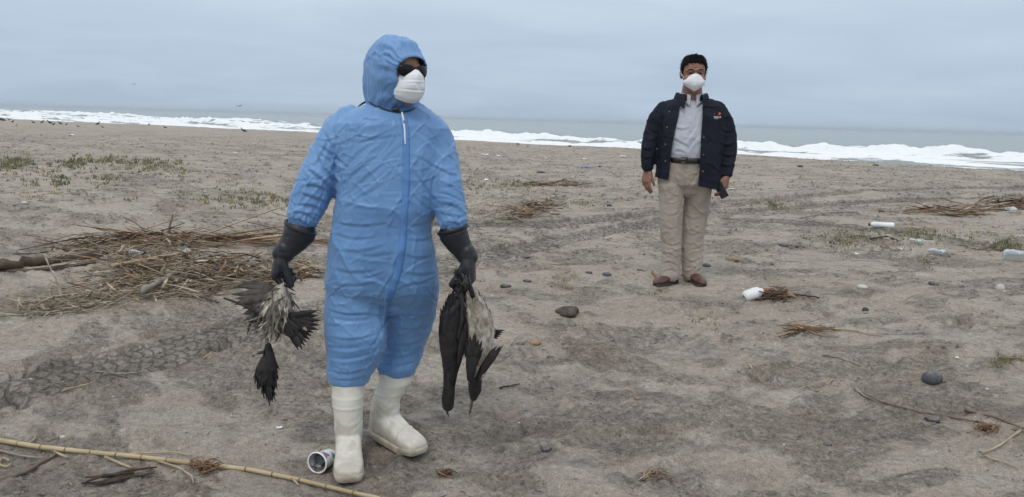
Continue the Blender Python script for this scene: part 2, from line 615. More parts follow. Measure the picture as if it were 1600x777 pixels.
def build_sea():
    # grey wash, breaking rollers and open water in one sheet, laid out in offset from the shore
    S = np.concatenate([np.linspace(8, 150, 300), 150 * np.exp(np.linspace(0.02, math.log(76), 90))])
    u = np.concatenate([[-8, -4, -2.2, -1.5], np.linspace(-1.05, 1.05, 720), [1.5, 2.2, 4, 8]])
    UU, SS = np.meshgrid(u, S)
    den = np.maximum(1 + 0.8 * np.clip(UU, -1.6, 40), 0.16)
    YY = np.minimum((36 + SS) / den, 14000 + SS * .1)
    XX = np.clip(np.where(UU < -1.6, UU * YY * 0.4, UU * YY), -14500, 14500)
    x = XX.ravel(); y = YY.ravel(); s = SS.ravel()
    t = (x - 0.8 * y) / 1.28                      # along the shore
    s = s + 5.0 * fbm(t * 0.022, s * 0.0 + 4, 3, 3)
    z = 0.10 * fbm(t * 0.10, s * 0.22, 4, 12) + 0.16 * fbm(t * 0.02, s * 0.09, 3, 14)
    foam = np.zeros_like(z)
    far_left = None
    rollers = [(24, 0.16, 3.0, .8), (38, 0.32, 3.5, .95), (54, 0.48, 4.0, 1.0), (74, 0.78, 4.5, 1.1), (102, .7, 6.0, .9), (134, 0.8, 8.0, .9)]
    for k, (c, hgt, wd, fm) in enumerate(rollers):
        cc = c + 9.0 * fbm(t * 0.012 + k * 7, s * 0 + k, 3, 40 + k) + 1.2 * fbm(t * 0.12, s * 0 + k, 3, 70 + k)
        amp = hgt * (0.75 + 0.9 * fbm(t * 0.02 + 3 * k, s * 0 + 2 * k, 2, 50 + k))
        d = s - cc
        if k >= 4: amp = amp * sstep(-120 - 40 * (k - 4), -190 - 40 * (k - 4), t)
        prof = np.where(d < 0, np.exp(-(d / (wd * 0.35)) ** 2), np.exp(-(d / wd) ** 2))
        rough = 1 + 0.9 * fbm(t * 0.30, s * 0.45, 4, 60 + k, .6)
        z = z + np.clip(amp, 0.0, None) * prof * rough
        front = sstep(2.5 * (fm if k < 4 else 1.0), -1.0, d) * sstep(-15, -2, d)
        br = sstep(-0.35, 0.05, fbm(t * 0.016 + k * 5, s * 0 + k, 2, 80 + k) + 0.25)
        if k >= 4: br = br * sstep(-120 - 40 * (k - 4), -190 - 40 * (k - 4), t); wd = wd
        if k >= 4: amp_cut = 1
        foam = np.maximum(foam, fm * br * front * (0.62 + 0.9 * prof))
    streak = fbm(t * 0.07, s * 0.40, 4, 90)
    foam = foam * np.where(t < -120, 1.0, sstep(118, 96, s))
    foam = foam - .14 + 1.3 * streak * (foam > 0.02)
    wash = sstep(36, 20, s)
    foam = foam * (1 - 0.75 * wash) + 0.5 * wash * sstep(0.10, 0.25, fbm(t * 0.05, s * 0.5, 3, 99))
    swell = 0.14 * np.sin(s * 0.16 + 2.2 * fbm(t * 0.006, s * 0.01, 2, 4)) * sstep(110, 170, s) * sstep(900, 300, s)
    z = z * sstep(8, 14, SS.ravel()) + swell
    nu = len(u)
    idx = np.arange(len(S) * nu).reshape(len(S), nu)
    f = np.stack([idx[:-1, :-1], idx[:-1, 1:], idx[1:, 1:], idx[1:, :-1]], -1).reshape(-1, 4)
    m, nt, b = material('sea_water', (0.20, 0.25, 0.24), 0.30, 0.5)
    co = objco(nt, (1, 1, 1), (0, 0, rad(39)))
    cs = objco(nt, (0.10, 0.45, 1), (0, 0, rad(39)))
    fa = nd(nt, 'ShaderNodeAttribute', attribute_name='foam')
    nz = noise_n(nt, cs, 2.2, 8, 0.68, 0.5)
    add = math_n(nt, 'ADD', fa.outputs['Fac'], math_n(nt, 'MULTIPLY', math_n(nt, 'SUBTRACT', nz, 0.5), 1.5))
    fr = ramp(nt, [(0.33, 0.0), (0.52, 1.0)])
    nt.links.new(add, fr.inputs[0])
    wcol = mixc(nt, (0.27, 0.31, 0.295), (0.225, 0.265, 0.26), noise_n(nt, cs, 0.3, 3))
    col = mixc(nt, wcol, (0.86, 0.88, 0.89), fr.outputs[0])
    nt.links.new(col, b.inputs['Base Color'])
    rr = math_n(nt, 'ADD', math_n(nt, 'MULTIPLY', fr.outputs[0], 0.55), 0.25)
    nt.links.new(rr, b.inputs['Roughness'])
    p = bump_n(nt, b, noise_n(nt, cs, 3.0, 6, 0.6), 0.9, 0.35)
    p = bump_n(nt, b, noise_n(nt, co, 1.4, 6, 0.7), 0.9, 0.10, p)
    o = mobj('sea_water', np.stack([x, y, z + SEA_Z], 1), f, m, attrs={'foam': foam})
    tag(o, kind='structure')
    o['label'] = 'grey green sea with rows of white breaking surf'
    return o


build_sea()

# ------------------------------------------------------------------ figures: shared tools
FWD = np.array(CAM_M.to_3x3() @ Vector((0, 0, -1)))
CAMP = np.array((0, 0, CAM_H))


def mpp(p):
    """metres per photograph pixel at a world point"""
    return float(np.dot(np.asarray(p) - CAMP, FWD)) / FPX


def nrm(v):
    v = np.asarray(v, float)
    return v / (np.linalg.norm(v) + 1e-12)


def loft_vf(secs, n=28, power=2.0, round_ends=True):
    """closed loft; each section = (centre, side axis, front axis, half width, half depth)"""
    S = [(np.asarray(c, float), nrm(l), nrm(f), a, b) for c, l, f, a, b in secs]
    if round_ends:
        def cap(s0, s1):
            c, l, f, a, b = s0
            d = nrm(c - s1[0]); r = min(a, b)
            return [(c + d * r * math.sin(q) * 0.8, l, f, a * math.cos(q) if q < 1.5 else 1e-4, b * math.cos(q) if q < 1.5 else 1e-4)
                    for q in (0.5, 0.95, 1.3)]
        S = cap(S[0], S[1])[::-1] + S + cap(S[-1], S[-2])
    V = []; F = []
    for c, l, f, a, b in S:
        for k in range(n):
            q = 2 * math.pi * k / n
            cq, sq = math.cos(q), math.sin(q)
            e = 2.0 / power
            V.append(c + l * a * math.copysign(abs(cq) ** e, cq) + f * b * math.copysign(abs(sq) ** e, sq))
    for i in range(len(S) - 1):
        for k in range(n):
            a0 = i * n + k; b0 = i * n + (k + 1) % n
            F.append((a0, b0, b0 + n, a0 + n))
    F.append(tuple(range(n - 1, -1, -1)))
    F.append(tuple(range((len(S) - 1) * n, len(S) * n)))
    # consistent outward winding
    if np.dot(np.cross(S[0][1], S[0][2]), S[-1][0] - S[0][0]) < 0:
        F = [tuple(reversed(q)) for q in F]
    return V, F


def capsule_vf(pts, radii, n=12, flat=1.0, upv=None):
    pts = [np.asarray(p, float) for p in pts]
    if not hasattr(radii, '__len__'): radii = [radii] * len(pts)
    radii = list(radii)
    d0 = nrm(pts[0] - pts[1]); d1 = nrm(pts[-1] - pts[-2])
    P = [pts[0] + d0 * radii[0] * s for s in (0.95, 0.7, 0.38)] + pts + [pts[-1] + d1 * radii[-1] * s for s in (0.38, 0.7, 0.95)]
    R = [radii[0] * s for s in (0.25, 0.7, 0.92)] + radii + [radii[-1] * s for s in (0.92, 0.7, 0.25)]
    return tube_vf(P, R, n, True, flat, upv)


def ball_vf(c, r, n=12, m=8):
    c = np.asarray(c, float)
    if not hasattr(r, '__len__'): r = (r, r, r)
    V = []; F = []
    for i in range(1, m):
        th = math.pi * i / m
        for k in range(n):
            ph = 2 * math.pi * k / n
            V.append(c + np.array((r[0] * math.sin(th) * math.cos(ph), r[1] * math.sin(th) * math.sin(ph), r[2] * math.cos(th))))
    top = len(V); V.append(c + np.array((0, 0, r[2]))); V.append(c - np.array((0, 0, r[2])))
    for i in range(m - 2):
        for k in range(n):
            a = i * n + k; b = i * n + (k + 1) % n
            F.append((a, a + n, b + n, b))
    for k in range(n):
        F.append((top, k, (k + 1) % n)); F.append((top + 1, (m - 2) * n + (k + 1) % n, (m - 2) * n + k))
    return V, F


def voxel(parts, size, smooth_iter=3):
    """union of closed shells as one continuous quad surface -> (verts, quads)"""
    mb = MB()
    for v, f in parts: mb.add(v, f)
    me = bpy.data.meshes.new('tmp')
    me.from_pydata([tuple(map(float, p)) for p in mb.v], [], mb.f)
    o = bpy.data.objects.new('tmp', me)
    COL.objects.link(o)
    md = o.modifiers.new('r', 'REMESH'); md.mode = 'VOXEL'; md.voxel_size = size; md.adaptivity = 0
    dg = bpy.context.evaluated_depsgraph_get(); dg.update()
    ev = o.evaluated_get(dg).to_mesh()
    V = np.empty(len(ev.vertices) * 3, np.float32); ev.vertices.foreach_get('co', V)
    q = np.empty(len(ev.loops), np.int32); ev.loops.foreach_get('vertex_index', q)
    assert len(ev.loops) == 4 * len(ev.polygons)
    o.evaluated_get(dg).to_mesh_clear()
    bpy.data.objects.remove(o); bpy.data.meshes.remove(me)
    V = V.reshape(-1, 3).astype(float); Q = q.reshape(-1, 4)
    return relax(V, Q, smooth_iter), Q


def edges_of(Q):
    k = Q.shape[1]
    e = np.concatenate([Q[:, [i, (i + 1) % k]] for i in range(k)])
    e.sort(axis=1)
    return np.unique(e, axis=0)


def relax(V, Q, it=3, lam=0.5, mask=None):
    if it <= 0: return V
    E = edges_of(Q)
    deg = np.bincount(E.ravel(), minlength=len(V)).astype(float)[:, None]
    deg[deg == 0] = 1
    for k in range(it * 2):
        s = np.zeros_like(V)
        for c in range(3):
            s[:, c] = np.bincount(E[:, 0], V[E[:, 1], c], len(V)) + np.bincount(E[:, 1], V[E[:, 0], c], len(V))
        l = lam if k % 2 == 0 else -lam * 1.04
        D = l * (s / deg - V)
        V = V + (D if mask is None else D * mask[:, None])
    return V


def normals(V, Q):
    a = V[Q[:, 2]] - V[Q[:, 0]]; b = V[Q[:, 3 if Q.shape[1] == 4 else 1]] - V[Q[:, 1]]
    fn = np.cross(a, b)
    N = np.zeros_like(V)
    for k in range(Q.shape[1]):
        for c in range(3):
            N[:, c] += np.bincount(Q[:, k], fn[:, c], len(V))
    return N / (np.linalg.norm(N, axis=1)[:, None] + 1e-12)


def sec(L, R, py, Y, b, yaw=0.0, f=None):
    """horizontal section of a figure: left and right edge and row in the photograph, its distance, half depth"""
    p0 = at(L, py, Y); p1 = at(R, py, Y)
    c = 0.5 * (p0 + p1)
    a = 0.5 * np.linalg.norm(p1 - p0)
    fr = np.array((math.sin(yaw), -math.cos(yaw), 0.0))
    la = np.array((math.cos(yaw), math.sin(yaw), 0.0))
    return (c, la, fr, a, b)


def limb(pts, n=20, flat=1.0, front=(0, -1, 0)):
    """limb from photograph points (x, y, distance, radius in pixels)"""
    P = [at(a, b, c) for a, b, c, r in pts]
    R = [r[3] * mpp(p) for r, p in zip(pts, P)]
    return capsule_vf(P, R, n, flat, front)


# ---- head, in its own frame: x to the person's left, y forward, z up, origin between the eyes' height and ears
HEAD_SECS = [(-.117, .018, .088, -.050), (-.108, .034, .094, -.030), (-.095, .045, .095, .00), (-.075, .055, .093, .035),
             (-.050, .062, .090, .062), (-.025, .068, .088, .078), (0, .072, .086, .090), (.02, .0745, .091, .097),
             (.045, .076, .092, .101), (.070, .072, .085, .099), (.090, .063, .069, .088), (.105, .045, .048, .066),
             (.114, .020, .020, .034)]


def frame(o, yaw, pitch=0.0, roll=0.0):
    """matrix of a head: yaw 0 looks at the camera (-Y), positive yaw turns towards +X"""
    m = Matrix.Rotation(math.pi + yaw, 4, 'Z') @ Matrix.Rotation(-pitch, 4, 'X') @ Matrix.Rotation(roll, 4, 'Y')
    m.translation = Vector(o)
    return m


def xf(m, pts):
    A = np.array(m)
    P = np.asarray(pts, float)
    return P @ A[:3, :3].T + A[:3, 3]


def head_parts(m, s=1.0, ears=True):
    X = np.array((1.0, 0, 0)); Yv = np.array((0, 1.0, 0))
    R = np.array(m)[:3, :3]
    out = []
    secs = []
    for z, w, f, b in HEAD_SECS:
        secs.append((xf(m, [(0, (f - b) / 2 * s, z * s)])[0], R @ X, R @ Yv, w * s, (f + b) / 2 * s))
    out.append(loft_vf(secs, 32, 2.15))
    def add(vf):
        v, f = vf
        out.append((xf(m, np.array(v) * s), f))
    add(capsule_vf([(0, .086, .004), (0, .101, -.022), (0, .109, -.040)], [.0075, .010, .013], 12))
    for sx in (-1, 1):
        add(ball_vf((sx * .013, .098, -.043), (.009, .012, .008)))
        add(ball_vf((sx * .040, .060, -.035), (.028, .030, .028)))
        add(capsule_vf([(sx * .012, .091, .022), (sx * .035, .086, .026), (sx * .056, .068, .018)], [.008, .009, .007], 10))
        if ears:
            add(ball_vf((sx * .079, -.012, -.008), (.009, .019, .031)))
            add(ball_vf((sx * .083, -.018, .002), (.007, .016, .020)))
    add(capsule_vf([(-.022, .088, -.070), (0, .096, -.067), (.022, .088, -.070)], [.004, .006, .004], 10))
    add(capsule_vf([(-.020, .088, -.080), (0, .096, -.081), (.020, .088, -.080)], [.004, .0065, .004], 10))
    add(ball_vf((0, .078, -.104), (.022, .018, .014)))
    return out


def hand_parts(w, d, n, s, sc=1.0, curl=(20, 25, 20), thumb=(35, 20), spread=4.0, rscale=1.0, tcurl=None, width=1.0):
    """palm, four fingers and a thumb.  w wrist, d towards the fingers, n out of the palm, s towards the thumb"""
    d = nrm(d); n = nrm(n - d * np.dot(n, d)); s = nrm(np.cross(d, n)) * (1 if np.dot(np.cross(d, n), s) > 0 else -1)
    w = np.asarray(w, float)
    out = []
    P = lambda a, b, c: w + (d * a + s * b * width + n * c) * sc
    out.append(loft_vf([(P(-.03, 0, 0), s, n, .028 * sc * rscale, .021 * sc * rscale), (P(.0, 0, 0), s, n, .030 * sc * rscale, .020 * sc * rscale),
                        (P(.03, .002, .002), s, n, .038 * sc * rscale, .019 * sc * rscale), (P(.065, 0, .001), s, n, .042 * sc * rscale * width, .016 * sc * rscale),
                        (P(.088, 0, 0), s, n, .041 * sc * rscale * width, .013 * sc * rscale)], 20, 2.4))
    out.append((lambda vf: vf)(capsule_vf([P(.015, .020, .010), P(.045, .028, .014)], .015 * sc * rscale, 10)))
    L = [(.031, .086, .044, .026, .020), (.0105, .092, .049, .030, .022), (-.0105, .088, .045, .028, .021), (-.031, .080, .036, .021, .018)]
    for i, (b, a, l1, l2, l3) in enumerate(L):
        base = P(a, b, .0)
        ang = 0.0; pts = [P(a - .02, b * 0.95, 0), base]
        dirv = nrm(d + s * math.tan(rad(spread * (1.5 - i))))
        cc = curl[i] if isinstance(curl[0], (tuple, list)) else curl
        for ln, cu in zip((l1, l2, l3), cc):
            ang += rad(cu)
            pts.append(pts[-1] + (dirv * math.cos(ang) + n * math.sin(ang)) * ln * sc)
        r0 = .0093 if i < 3 else .0082
        out.append(capsule_vf(pts, [r0 * sc * rscale * q for q in (1.05, 1.05, 1.0, .93, .80)], 10))
    t0 = P(.018, .022, .008)
    a1, a2 = rad(thumb[0]), rad(thumb[1])
    td = nrm(d * math.cos(a1) + s * math.sin(a1) * math.cos(a2) + n * math.sin(a1) * math.sin(a2))
    t1 = t0 + td * .045 * sc
    td2 = nrm(td + (n * 0.35 + d * 0.25 if tcurl is None else np.asarray(tcurl, float)))
    t2 = t1 + td2 * .032 * sc
    td3 = nrm(td2 + (n * 0.2 + d * 0.3 if tcurl is None else np.asarray(tcurl, float)))
    t3 = t2 + td3 * .024 * sc
    out.append(capsule_vf([t0, t1, t2, t3], [.0145 * sc * rscale, .0115 * sc * rscale, .0105 * sc * rscale, .0085 * sc * rscale], 10))
    return out


def prow(P):
    """where world points lie in the photograph"""
    q = (np.asarray(P) - CAMP) @ np.array(CAM_M.to_3x3())
    return CX + FPX * q[:, 0] / -q[:, 2], CY - FPX * q[:, 1] / -q[:, 2]


def facing(V, N):
    d = V - CAMP
    d /= np.linalg.norm(d, axis=1)[:, None]
    return -np.sum(d * N, axis=1)


class Folds:
    """cloth folds laid over a garment: ridges with a valley on one side, each along its own line.
    Lines are given as they are seen on the front of the garment, or strewn at random over a region."""
    def __init__(s, V, N, seed=1):
        s.V = V; s.N = N; s.x, s.y = prow(V); s.f = facing(V, N)
        s.d = np.zeros(len(V)); s.r = np.random.default_rng(seed)

    def stroke(s, pts, h, w, valley=0.7, side=1, front=True, sharp=1.0):
        pts = np.asarray(pts, float)
        for _ in range(2 if len(pts) < 6 else 0):
            a_, b_ = pts[:-1], pts[1:]
            mid_ = np.stack([a_ * .75 + b_ * .25, a_ * .25 + b_ * .75], 1).reshape(-1, 2)
            pts = np.vstack([pts[:1], mid_[1:-1], pts[-1:]])
        lo = pts.min(0) - 4 * w; hi = pts.max(0) + 4 * w
        wt = sstep(-0.12, 0.22, s.f if front else -s.f)
        ids = np.nonzero((s.x > lo[0]) & (s.x < hi[0]) & (s.y > lo[1]) & (s.y < hi[1]) & (wt > 0))[0]
        if not len(ids): return
        x = s.x[ids]; y = s.y[ids]
        best = np.full(len(ids), 1e9); sd = np.zeros(len(ids)); al = np.zeros(len(ids))
        L = np.linalg.norm(np.diff(pts, axis=0), axis=1); tot = L.sum(); acc = 0
        for i in range(len(pts) - 1):
            t = (pts[i + 1] - pts[i]) / (L[i] + 1e-9)
            dx = x - pts[i][0]; dy = y - pts[i][1]
            q = np.clip(dx * t[0] + dy * t[1], 0, L[i])
            ex = dx - q * t[0]; ey = dy - q * t[1]
            dist = np.hypot(ex, ey)
            m = dist < best
            best = np.where(m, dist, best); sd = np.where(m, -dx * t[1] + dy * t[0], sd); al = np.where(m, (acc + q) / tot, al)
            acc += L[i]
        sd = np.sign(sd) * best * side
        tp = np.clip(np.sin(np.pi * np.clip(al, 0, 1)), 0, 1) ** 0.6
        ww = w * (0.55 + 0.45 * tp)
        prof = np.exp(-np.abs(sd / np.where(sd > 0, 0.75 * ww, 1.6 * ww)) ** (1.35 * sharp)) - valley * np.exp(-((sd - 1.5 * ww) / (0.9 * ww)) ** 2)
        s.d[ids] += h * 0.001 * prof * tp * wt[ids]

    def strew(s, box, n, ang, jit, length, h, w, front=None, bend=0.25):
        for i in range(n):
            x = s.r.uniform(box[0], box[2]); y = s.r.uniform(box[1], box[3])
            a = math.radians(ang + s.r.normal() * jit); L = length * s.r.uniform(0.5, 1.4)
            pts = []; k = s.r.normal() * bend
            for q in np.linspace(-0.5, 0.5, 6):
                aa = a + k * q * 2
                pts.append((x + L * q * math.cos(aa), y + L * q * math.sin(aa) + s.r.normal() * w * 0.35))
            fr = (s.r.random() < 0.62) if front is None else front
            s.stroke(pts, h * s.r.uniform(0.4, 1.3), w * s.r.uniform(0.6, 1.35), s.r.uniform(0.3, 0.9), s.r.choice((-1, 1)), fr)

    def apply(s):
        return s.V + s.N * s.d[:, None]


def crumple(fo, specs, warp=1.6, ws=5.0):
    """sharp random creases: where sheets of noise cross zero"""
    for sc_, am_, sd_ in specs:
        q_ = fo.V * np.array((1, 1, .8)) * sc_ + warp * np.stack([vnoise3(fo.V * ws, 31), vnoise3(fo.V * ws, 32), vnoise3(fo.V * ws, 33)], 1)
        fo.d += am_ * (np.exp(-np.abs(vnoise3(q_, sd_)) / .055) - .35)


def caster(V, Q):
    from mathutils.bvhtree import BVHTree
    t = BVHTree.FromPolygons([tuple(v) for v in V], [tuple(int(i) for i in q) for q in Q])
    def hit(px, py, lift=0.0):
        d = ray(px, py).normalized()
        p, n, i, dist = t.ray_cast(Vector(CAMP), d)
        if p is None: return None
        if n.dot(d) > 0: n = -n
        return np.array(p + n * lift), np.array(n)
    return hit


def strip(hit, path, half, lift, thick):
    """a raised band sewn along a line on the garment: outline in photograph pixels, real thickness"""
    path = np.asarray(path, float)
    pts = [path[0]]
    for a, b in zip(path[:-1], path[1:]):
        n = max(2, int(np.linalg.norm(b - a) / 3))
        for k in range(1, n + 1): pts.append(a + (b - a) * k / n)
    pts = np.array(pts)
    V = []; F = []
    for i, p in enumerate(pts):
        t = nrm(pts[min(i + 1, len(pts) - 1)] - pts[max(i - 1, 0)])
        q = np.array((-t[1], t[0]))
        row = []
        for o, l in ((-1, -0.002), (-1, lift), (-.55, lift + thick), (.55, lift + thick), (1, lift), (1, -0.002)):
            h = hit(*(p + q * half * o), l)
            if h is None: row = None; break
            row.append(h[0])
        if row is None: continue
        V.extend(row)
    n = len(V) // 6
    for i in range(n - 1):
        for k in range(5):
            a = i * 6 + k
            F.append((a, a + 1, a + 7, a + 6))
    return V, F


def subdivide(name, V, Q, mat, parent=None, levels=1, attrs=None):
    o = mobj(name, V, Q, mat, parent, attrs=attrs)
    md = o.modifiers.new('s', 'SUBSURF'); md.levels = levels; md.render_levels = levels
    return o

# ------------------------------------------------------------------ the man in the blue coverall
def coverall_material():
    m, nt, b = material('blue_coverall_fabric', (0.125, 0.27, 0.52), 0.45, 0.42)
    co = objco(nt)
    r = ramp(nt, [(0.35, (0.116, 0.248, 0.48)), (0.65, (0.155, 0.310, 0.565))])
    nt.links.new(noise_n(nt, co, 5, 5), r.inputs[0])
    nt.links.new(r.outputs[0], b.inputs['Base Color'])
    b.inputs['Sheen Weight'].default_value = 0.15
    b.inputs['Subsurface Weight'].default_value = 0.0
    # fine crumple of the thin film
    cs = objco(nt, (1, 1, 0.75), (0.3, 0.4, 0))
    n1 = nt.nodes.new('ShaderNodeTexNoise'); n1.noise_type = 'RIDGED_MULTIFRACTAL'
    n1.inputs['Scale'].default_value = 9.0; n1.inputs['Detail'].default_value = 4; n1.inputs['Roughness'].default_value = 0.5
    n1.inputs['Distortion'].default_value = 1.0
    nt.links.new(cs, n1.inputs['Vector'])
    p = bump_n(nt, b, n1.outputs[0], 0.45, 0.008)
    n2 = nt.nodes.new('ShaderNodeTexNoise'); n2.noise_type = 'RIDGED_MULTIFRACTAL'
    n2.inputs['Scale'].default_value = 21.0; n2.inputs['Detail'].default_value = 3; n2.inputs['Distortion'].default_value = 1.4
    nt.links.new(cs, n2.inputs['Vector'])
    p = bump_n(nt, b, n2.outputs[0], 0.30, 0.004, p)
    p = bump_n(nt, b, noise_n(nt, co, 42, 5, 0.6, 0.6), 0.34, 0.004, p)
    p = bump_n(nt, b, noise_n(nt, co, 260, 3, 0.6), 0.15, 0.0008, p)
    return m


YB = 3.12
YAW = rad(13)
torso = [sec(592, 656, 158, YB + .03, .066, YAW), sec(577, 662, 164, YB + .03, .080, YAW), sec(553, 674, 171, YB + .02, .094, YAW),
         sec(535, 686, 181, YB + .01, .108, YAW), sec(526, 694, 194, YB, .122, YAW), sec(524, 699, 212, YB, .132, YAW), sec(525, 702, 236, YB, .142, YAW),
         sec(526, 700, 262, YB, .150, YAW), sec(526, 695, 300, YB, .158, YAW), sec(523, 685, 325, YB - .005, .162, YAW), sec(521, 676, 346, YB - .005, .156, YAW),
         sec(519, 676, 360, YB - .005, .156, YAW), sec(515, 681, 382, YB - .005, .164, YAW), sec(511, 683, 415, YB, .162, YAW), sec(508, 685, 440, YB, .150, YAW),
         sec(511, 684, 455, YB, .132, YAW), sec(517, 678, 466, YB, .105, YAW), sec(530, 664, 474, YB, .07, YAW)]
leg_a = [sec(511, 600, 425, YB - .01, .125), sec(509, 602, 455, YB - .02, .120), sec(506, 602, 490, YB - .03, .108), sec(506, 605, 520, YB - .05, .104),
         sec(509, 603, 545, YB - .05, .096), sec(511, 594, 566, YB - .05, .090), sec(511, 582, 584, YB - .05, .083),
         sec(514, 578, 596, YB - .05, .076), sec(523, 566, 603, YB - .05, .05)]
leg_b = [sec(600, 683, 428, YB + .02, .120), sec(600, 684, 455, YB + .03, .115), sec(601, 682, 490, YB + .09, .102), sec(601, 675, 515, YB + .12, .094),
         sec(598, 665, 540, YB + .13, .088), sec(592, 657, 558, YB + .12, .084), sec(589, 651, 572, YB + .10, .080),
         sec(592, 648, 582, YB + .10, .072), sec(600, 638, 588, YB + .10, .05)]
arm_a = [(548, 191, YB + .01, 27), (532, 206, YB, 30), (522, 226, YB - .01, 31), (510, 252, YB - .02, 31), (498, 280, YB - .04, 31), (487, 305, YB - .05, 31),
         (478, 326, YB - .06, 29), (472, 341, YB - .07, 26), (468, 353, YB - .07, 19)]
arm_b = [(672, 200, YB, 24), (682, 214, YB, 24), (687, 232, YB, 25), (691, 258, YB - .01, 27), (696, 288, YB - .03, 28), (701, 315, YB - .04, 28),
         (705, 335, YB - .05, 26), (707, 348, YB - .06, 24), (709, 360, YB - .06, 18)]
V, Q = voxel([loft_vf(torso, 36, 2.35), loft_vf(leg_a, 28, 2.1), loft_vf(leg_b, 28, 2.1), limb(arm_a), limb(arm_b)], 0.0047, 8)
V = relax(V, Q, 8)

N = normals(V, Q)
fo = Folds(V, N, 3)
# broad soft volumes first
fo.d += 0.012 * vnoise3(V * np.array((6, 6, 4.0)), 3)
crumple(fo, ((8.0, .0055, 5), (16.0, .0038, 6)))
A = fo.stroke
# sleeve on the left of the picture
for p, h, w in [([(541, 178), (538, 200), (542, 230), (541, 262)], -5, 3.0), ([(500, 232), (520, 252), (541, 266)], 12, 5), ([(494, 236), (512, 268), (536, 286)], 9, 5),
                ([(482, 262), (500, 274), (528, 300)], 11, 5.5), ([(474, 290), (492, 286), (520, 300)], 8, 4.5), ([(470, 300), (492, 306), (516, 316)], 9, 5),
                ([(463, 318), (486, 318), (508, 328)], 8, 4.5), ([(458, 330), (474, 330), (500, 344)], 7, 4), ([(455, 340), (470, 343), (492, 356)], 6, 3),
                ([(505, 200), (520, 222), (530, 250)], 6, 5), ([(520, 190), (528, 215), (536, 240)], 5, 4), ([(510, 215), (500, 240), (486, 262)], 6, 5),
                ([(492, 270), (480, 290), (468, 312)], 6, 4), ([(512, 296), (500, 320), (490, 340)], 6, 4),
                # sleeve on the right
                ([(698, 190), (702, 220), (704, 245)], -4, 3), ([(702, 240), (712, 250), (714, 262)], 9, 4), ([(690, 262), (704, 270), (716, 272)], 9, 4.5),
                ([(684, 282), (700, 286), (720, 296)], 10, 5), ([(683, 300), (700, 300), (722, 312)], 8, 4), ([(684, 318), (704, 316), (724, 326)], 8, 4.5),
                ([(684, 332), (706, 334), (728, 338)], 7, 4), ([(686, 346), (706, 346), (728, 350)], 6, 3), ([(692, 240), (688, 270), (684, 300)], 5, 4),
                # chest
                ([(545, 205), (575, 196), (612, 192)], 4, 5), ([(548, 222), (580, 214), (620, 208)], 4, 5), ([(560, 182), (580, 186), (608, 184)], 4, 3.5),
                ([(530, 290), (556, 262), (590, 240)], 7, 6), ([(528, 312), (562, 280), (604, 250)], 6, 6), ([(527, 330), (560, 305), (600, 285)], 6, 6),
                ([(530, 270), (552, 240), (580, 222)], 5, 5), ([(645, 205), (668, 222), (692, 246)], 5, 5), ([(645, 240), (670, 250), (694, 268)], 5, 5),
                ([(645, 262), (668, 292), (688, 318)], 6, 5), ([(644, 300), (662, 318), (684, 330)], 5, 5), ([(660, 190), (676, 205), (692, 232)], 4, 4),
                # waist and belly
                ([(524, 346), (560, 352), (606, 346)], 7, 5), ([(520, 362), (552, 372), (590, 368)], 7, 5.5), ([(517, 386), (560, 392), (604, 380)], 7, 6),
                ([(640, 352), (664, 346), (686, 342)], 6, 5), ([(634, 372), (660, 374), (684, 366)], 6, 5), ([(550, 402), (584, 408), (615, 400)], 6, 5),
                ([(630, 396), (656, 402), (682, 396)], 6, 5), ([(512, 414), (545, 424), (590, 420)], 7, 6), ([(511, 440), (548, 446), (596, 436)], 6, 5),
                ([(620, 420), (652, 428), (684, 424)], 6, 5), ([(608, 452), (590, 440), (560, 436)], 7, 5), ([(612, 456), (640, 440), (672, 440)], 7, 5),
                ([(606, 470), (580, 462), (545, 464)], 7, 5), ([(616, 466), (645, 458), (678, 462)], 6, 5),
                # crotch and thighs
                ([(608, 452), (607, 480), (602, 510)], -16, 5), ([(510, 482), (540, 490), (572, 488), (600, 492)], 9, 4.5), ([(508, 500), (545, 508), (585, 502)], 6, 5),
                ([(512, 524), (548, 530), (590, 520)], 8, 5), ([(512, 545), (545, 552), (592, 540)], 8, 5), ([(513, 562), (545, 568), (585, 556)], 8, 4.5),
                ([(514, 578), (545, 584), (578, 574)], 7, 4), ([(515, 590), (545, 594), (572, 588)], 6, 3), ([(604, 508), (596, 530), (580, 550)], 7, 5),
                ([(606, 492), (640, 488), (680, 492)], 7, 4.5), ([(604, 512), (640, 508), (676, 512)], 6, 5), ([(600, 534), (632, 538), (668, 528)], 7, 5),
                ([(594, 552), (624, 558), (660, 546)], 7, 4.5), ([(592, 566), (622, 570), (654, 562)], 7, 4)]:
    A(p, h * (.70 if p[0][0] < 520 and p[0][1] < 340 or h < 0 else .42), w * .62, 0.9, 1 if (p[0][1] + p[-1][0]) % 2 < 1 else -1)
S_ = fo.strew
S_((526, 185, 700, 330), 50, -36, 24, 78, 2.4, 1.7)
S_((526, 185, 700, 330), 40, 30, 40, 40, 1.7, 1.4)
S_((512, 330, 684, 470), 30, -10, 50, 62, 2.4, 1.8)
S_((512, 330, 684, 470), 46, -40, 50, 34, 1.8, 1.4)
S_((506, 460, 686, 585), 30, 2, 50, 46, 2.6, 1.8)
S_((506, 460, 686, 585), 50, 50, 60, 28, 2.0, 1.5)
S_((506, 545, 660, 600), 60, 85, 26, 18, 1.9, 1.4)
S_((450, 210, 545, 350), 50, 34, 40, 38, 3.0, 1.8)
S_((450, 210, 545, 350), 40, -50, 35, 26, 2.2, 1.5)
S_((682, 210, 732, 356), 36, 10, 40, 32, 2.6, 1.8)
S_((682, 210, 732, 356), 30, 75, 35, 26, 2.2, 1.5)
S_((446, 330, 500, 360), 44, 110, 18, 18, 2.6, 1.3)
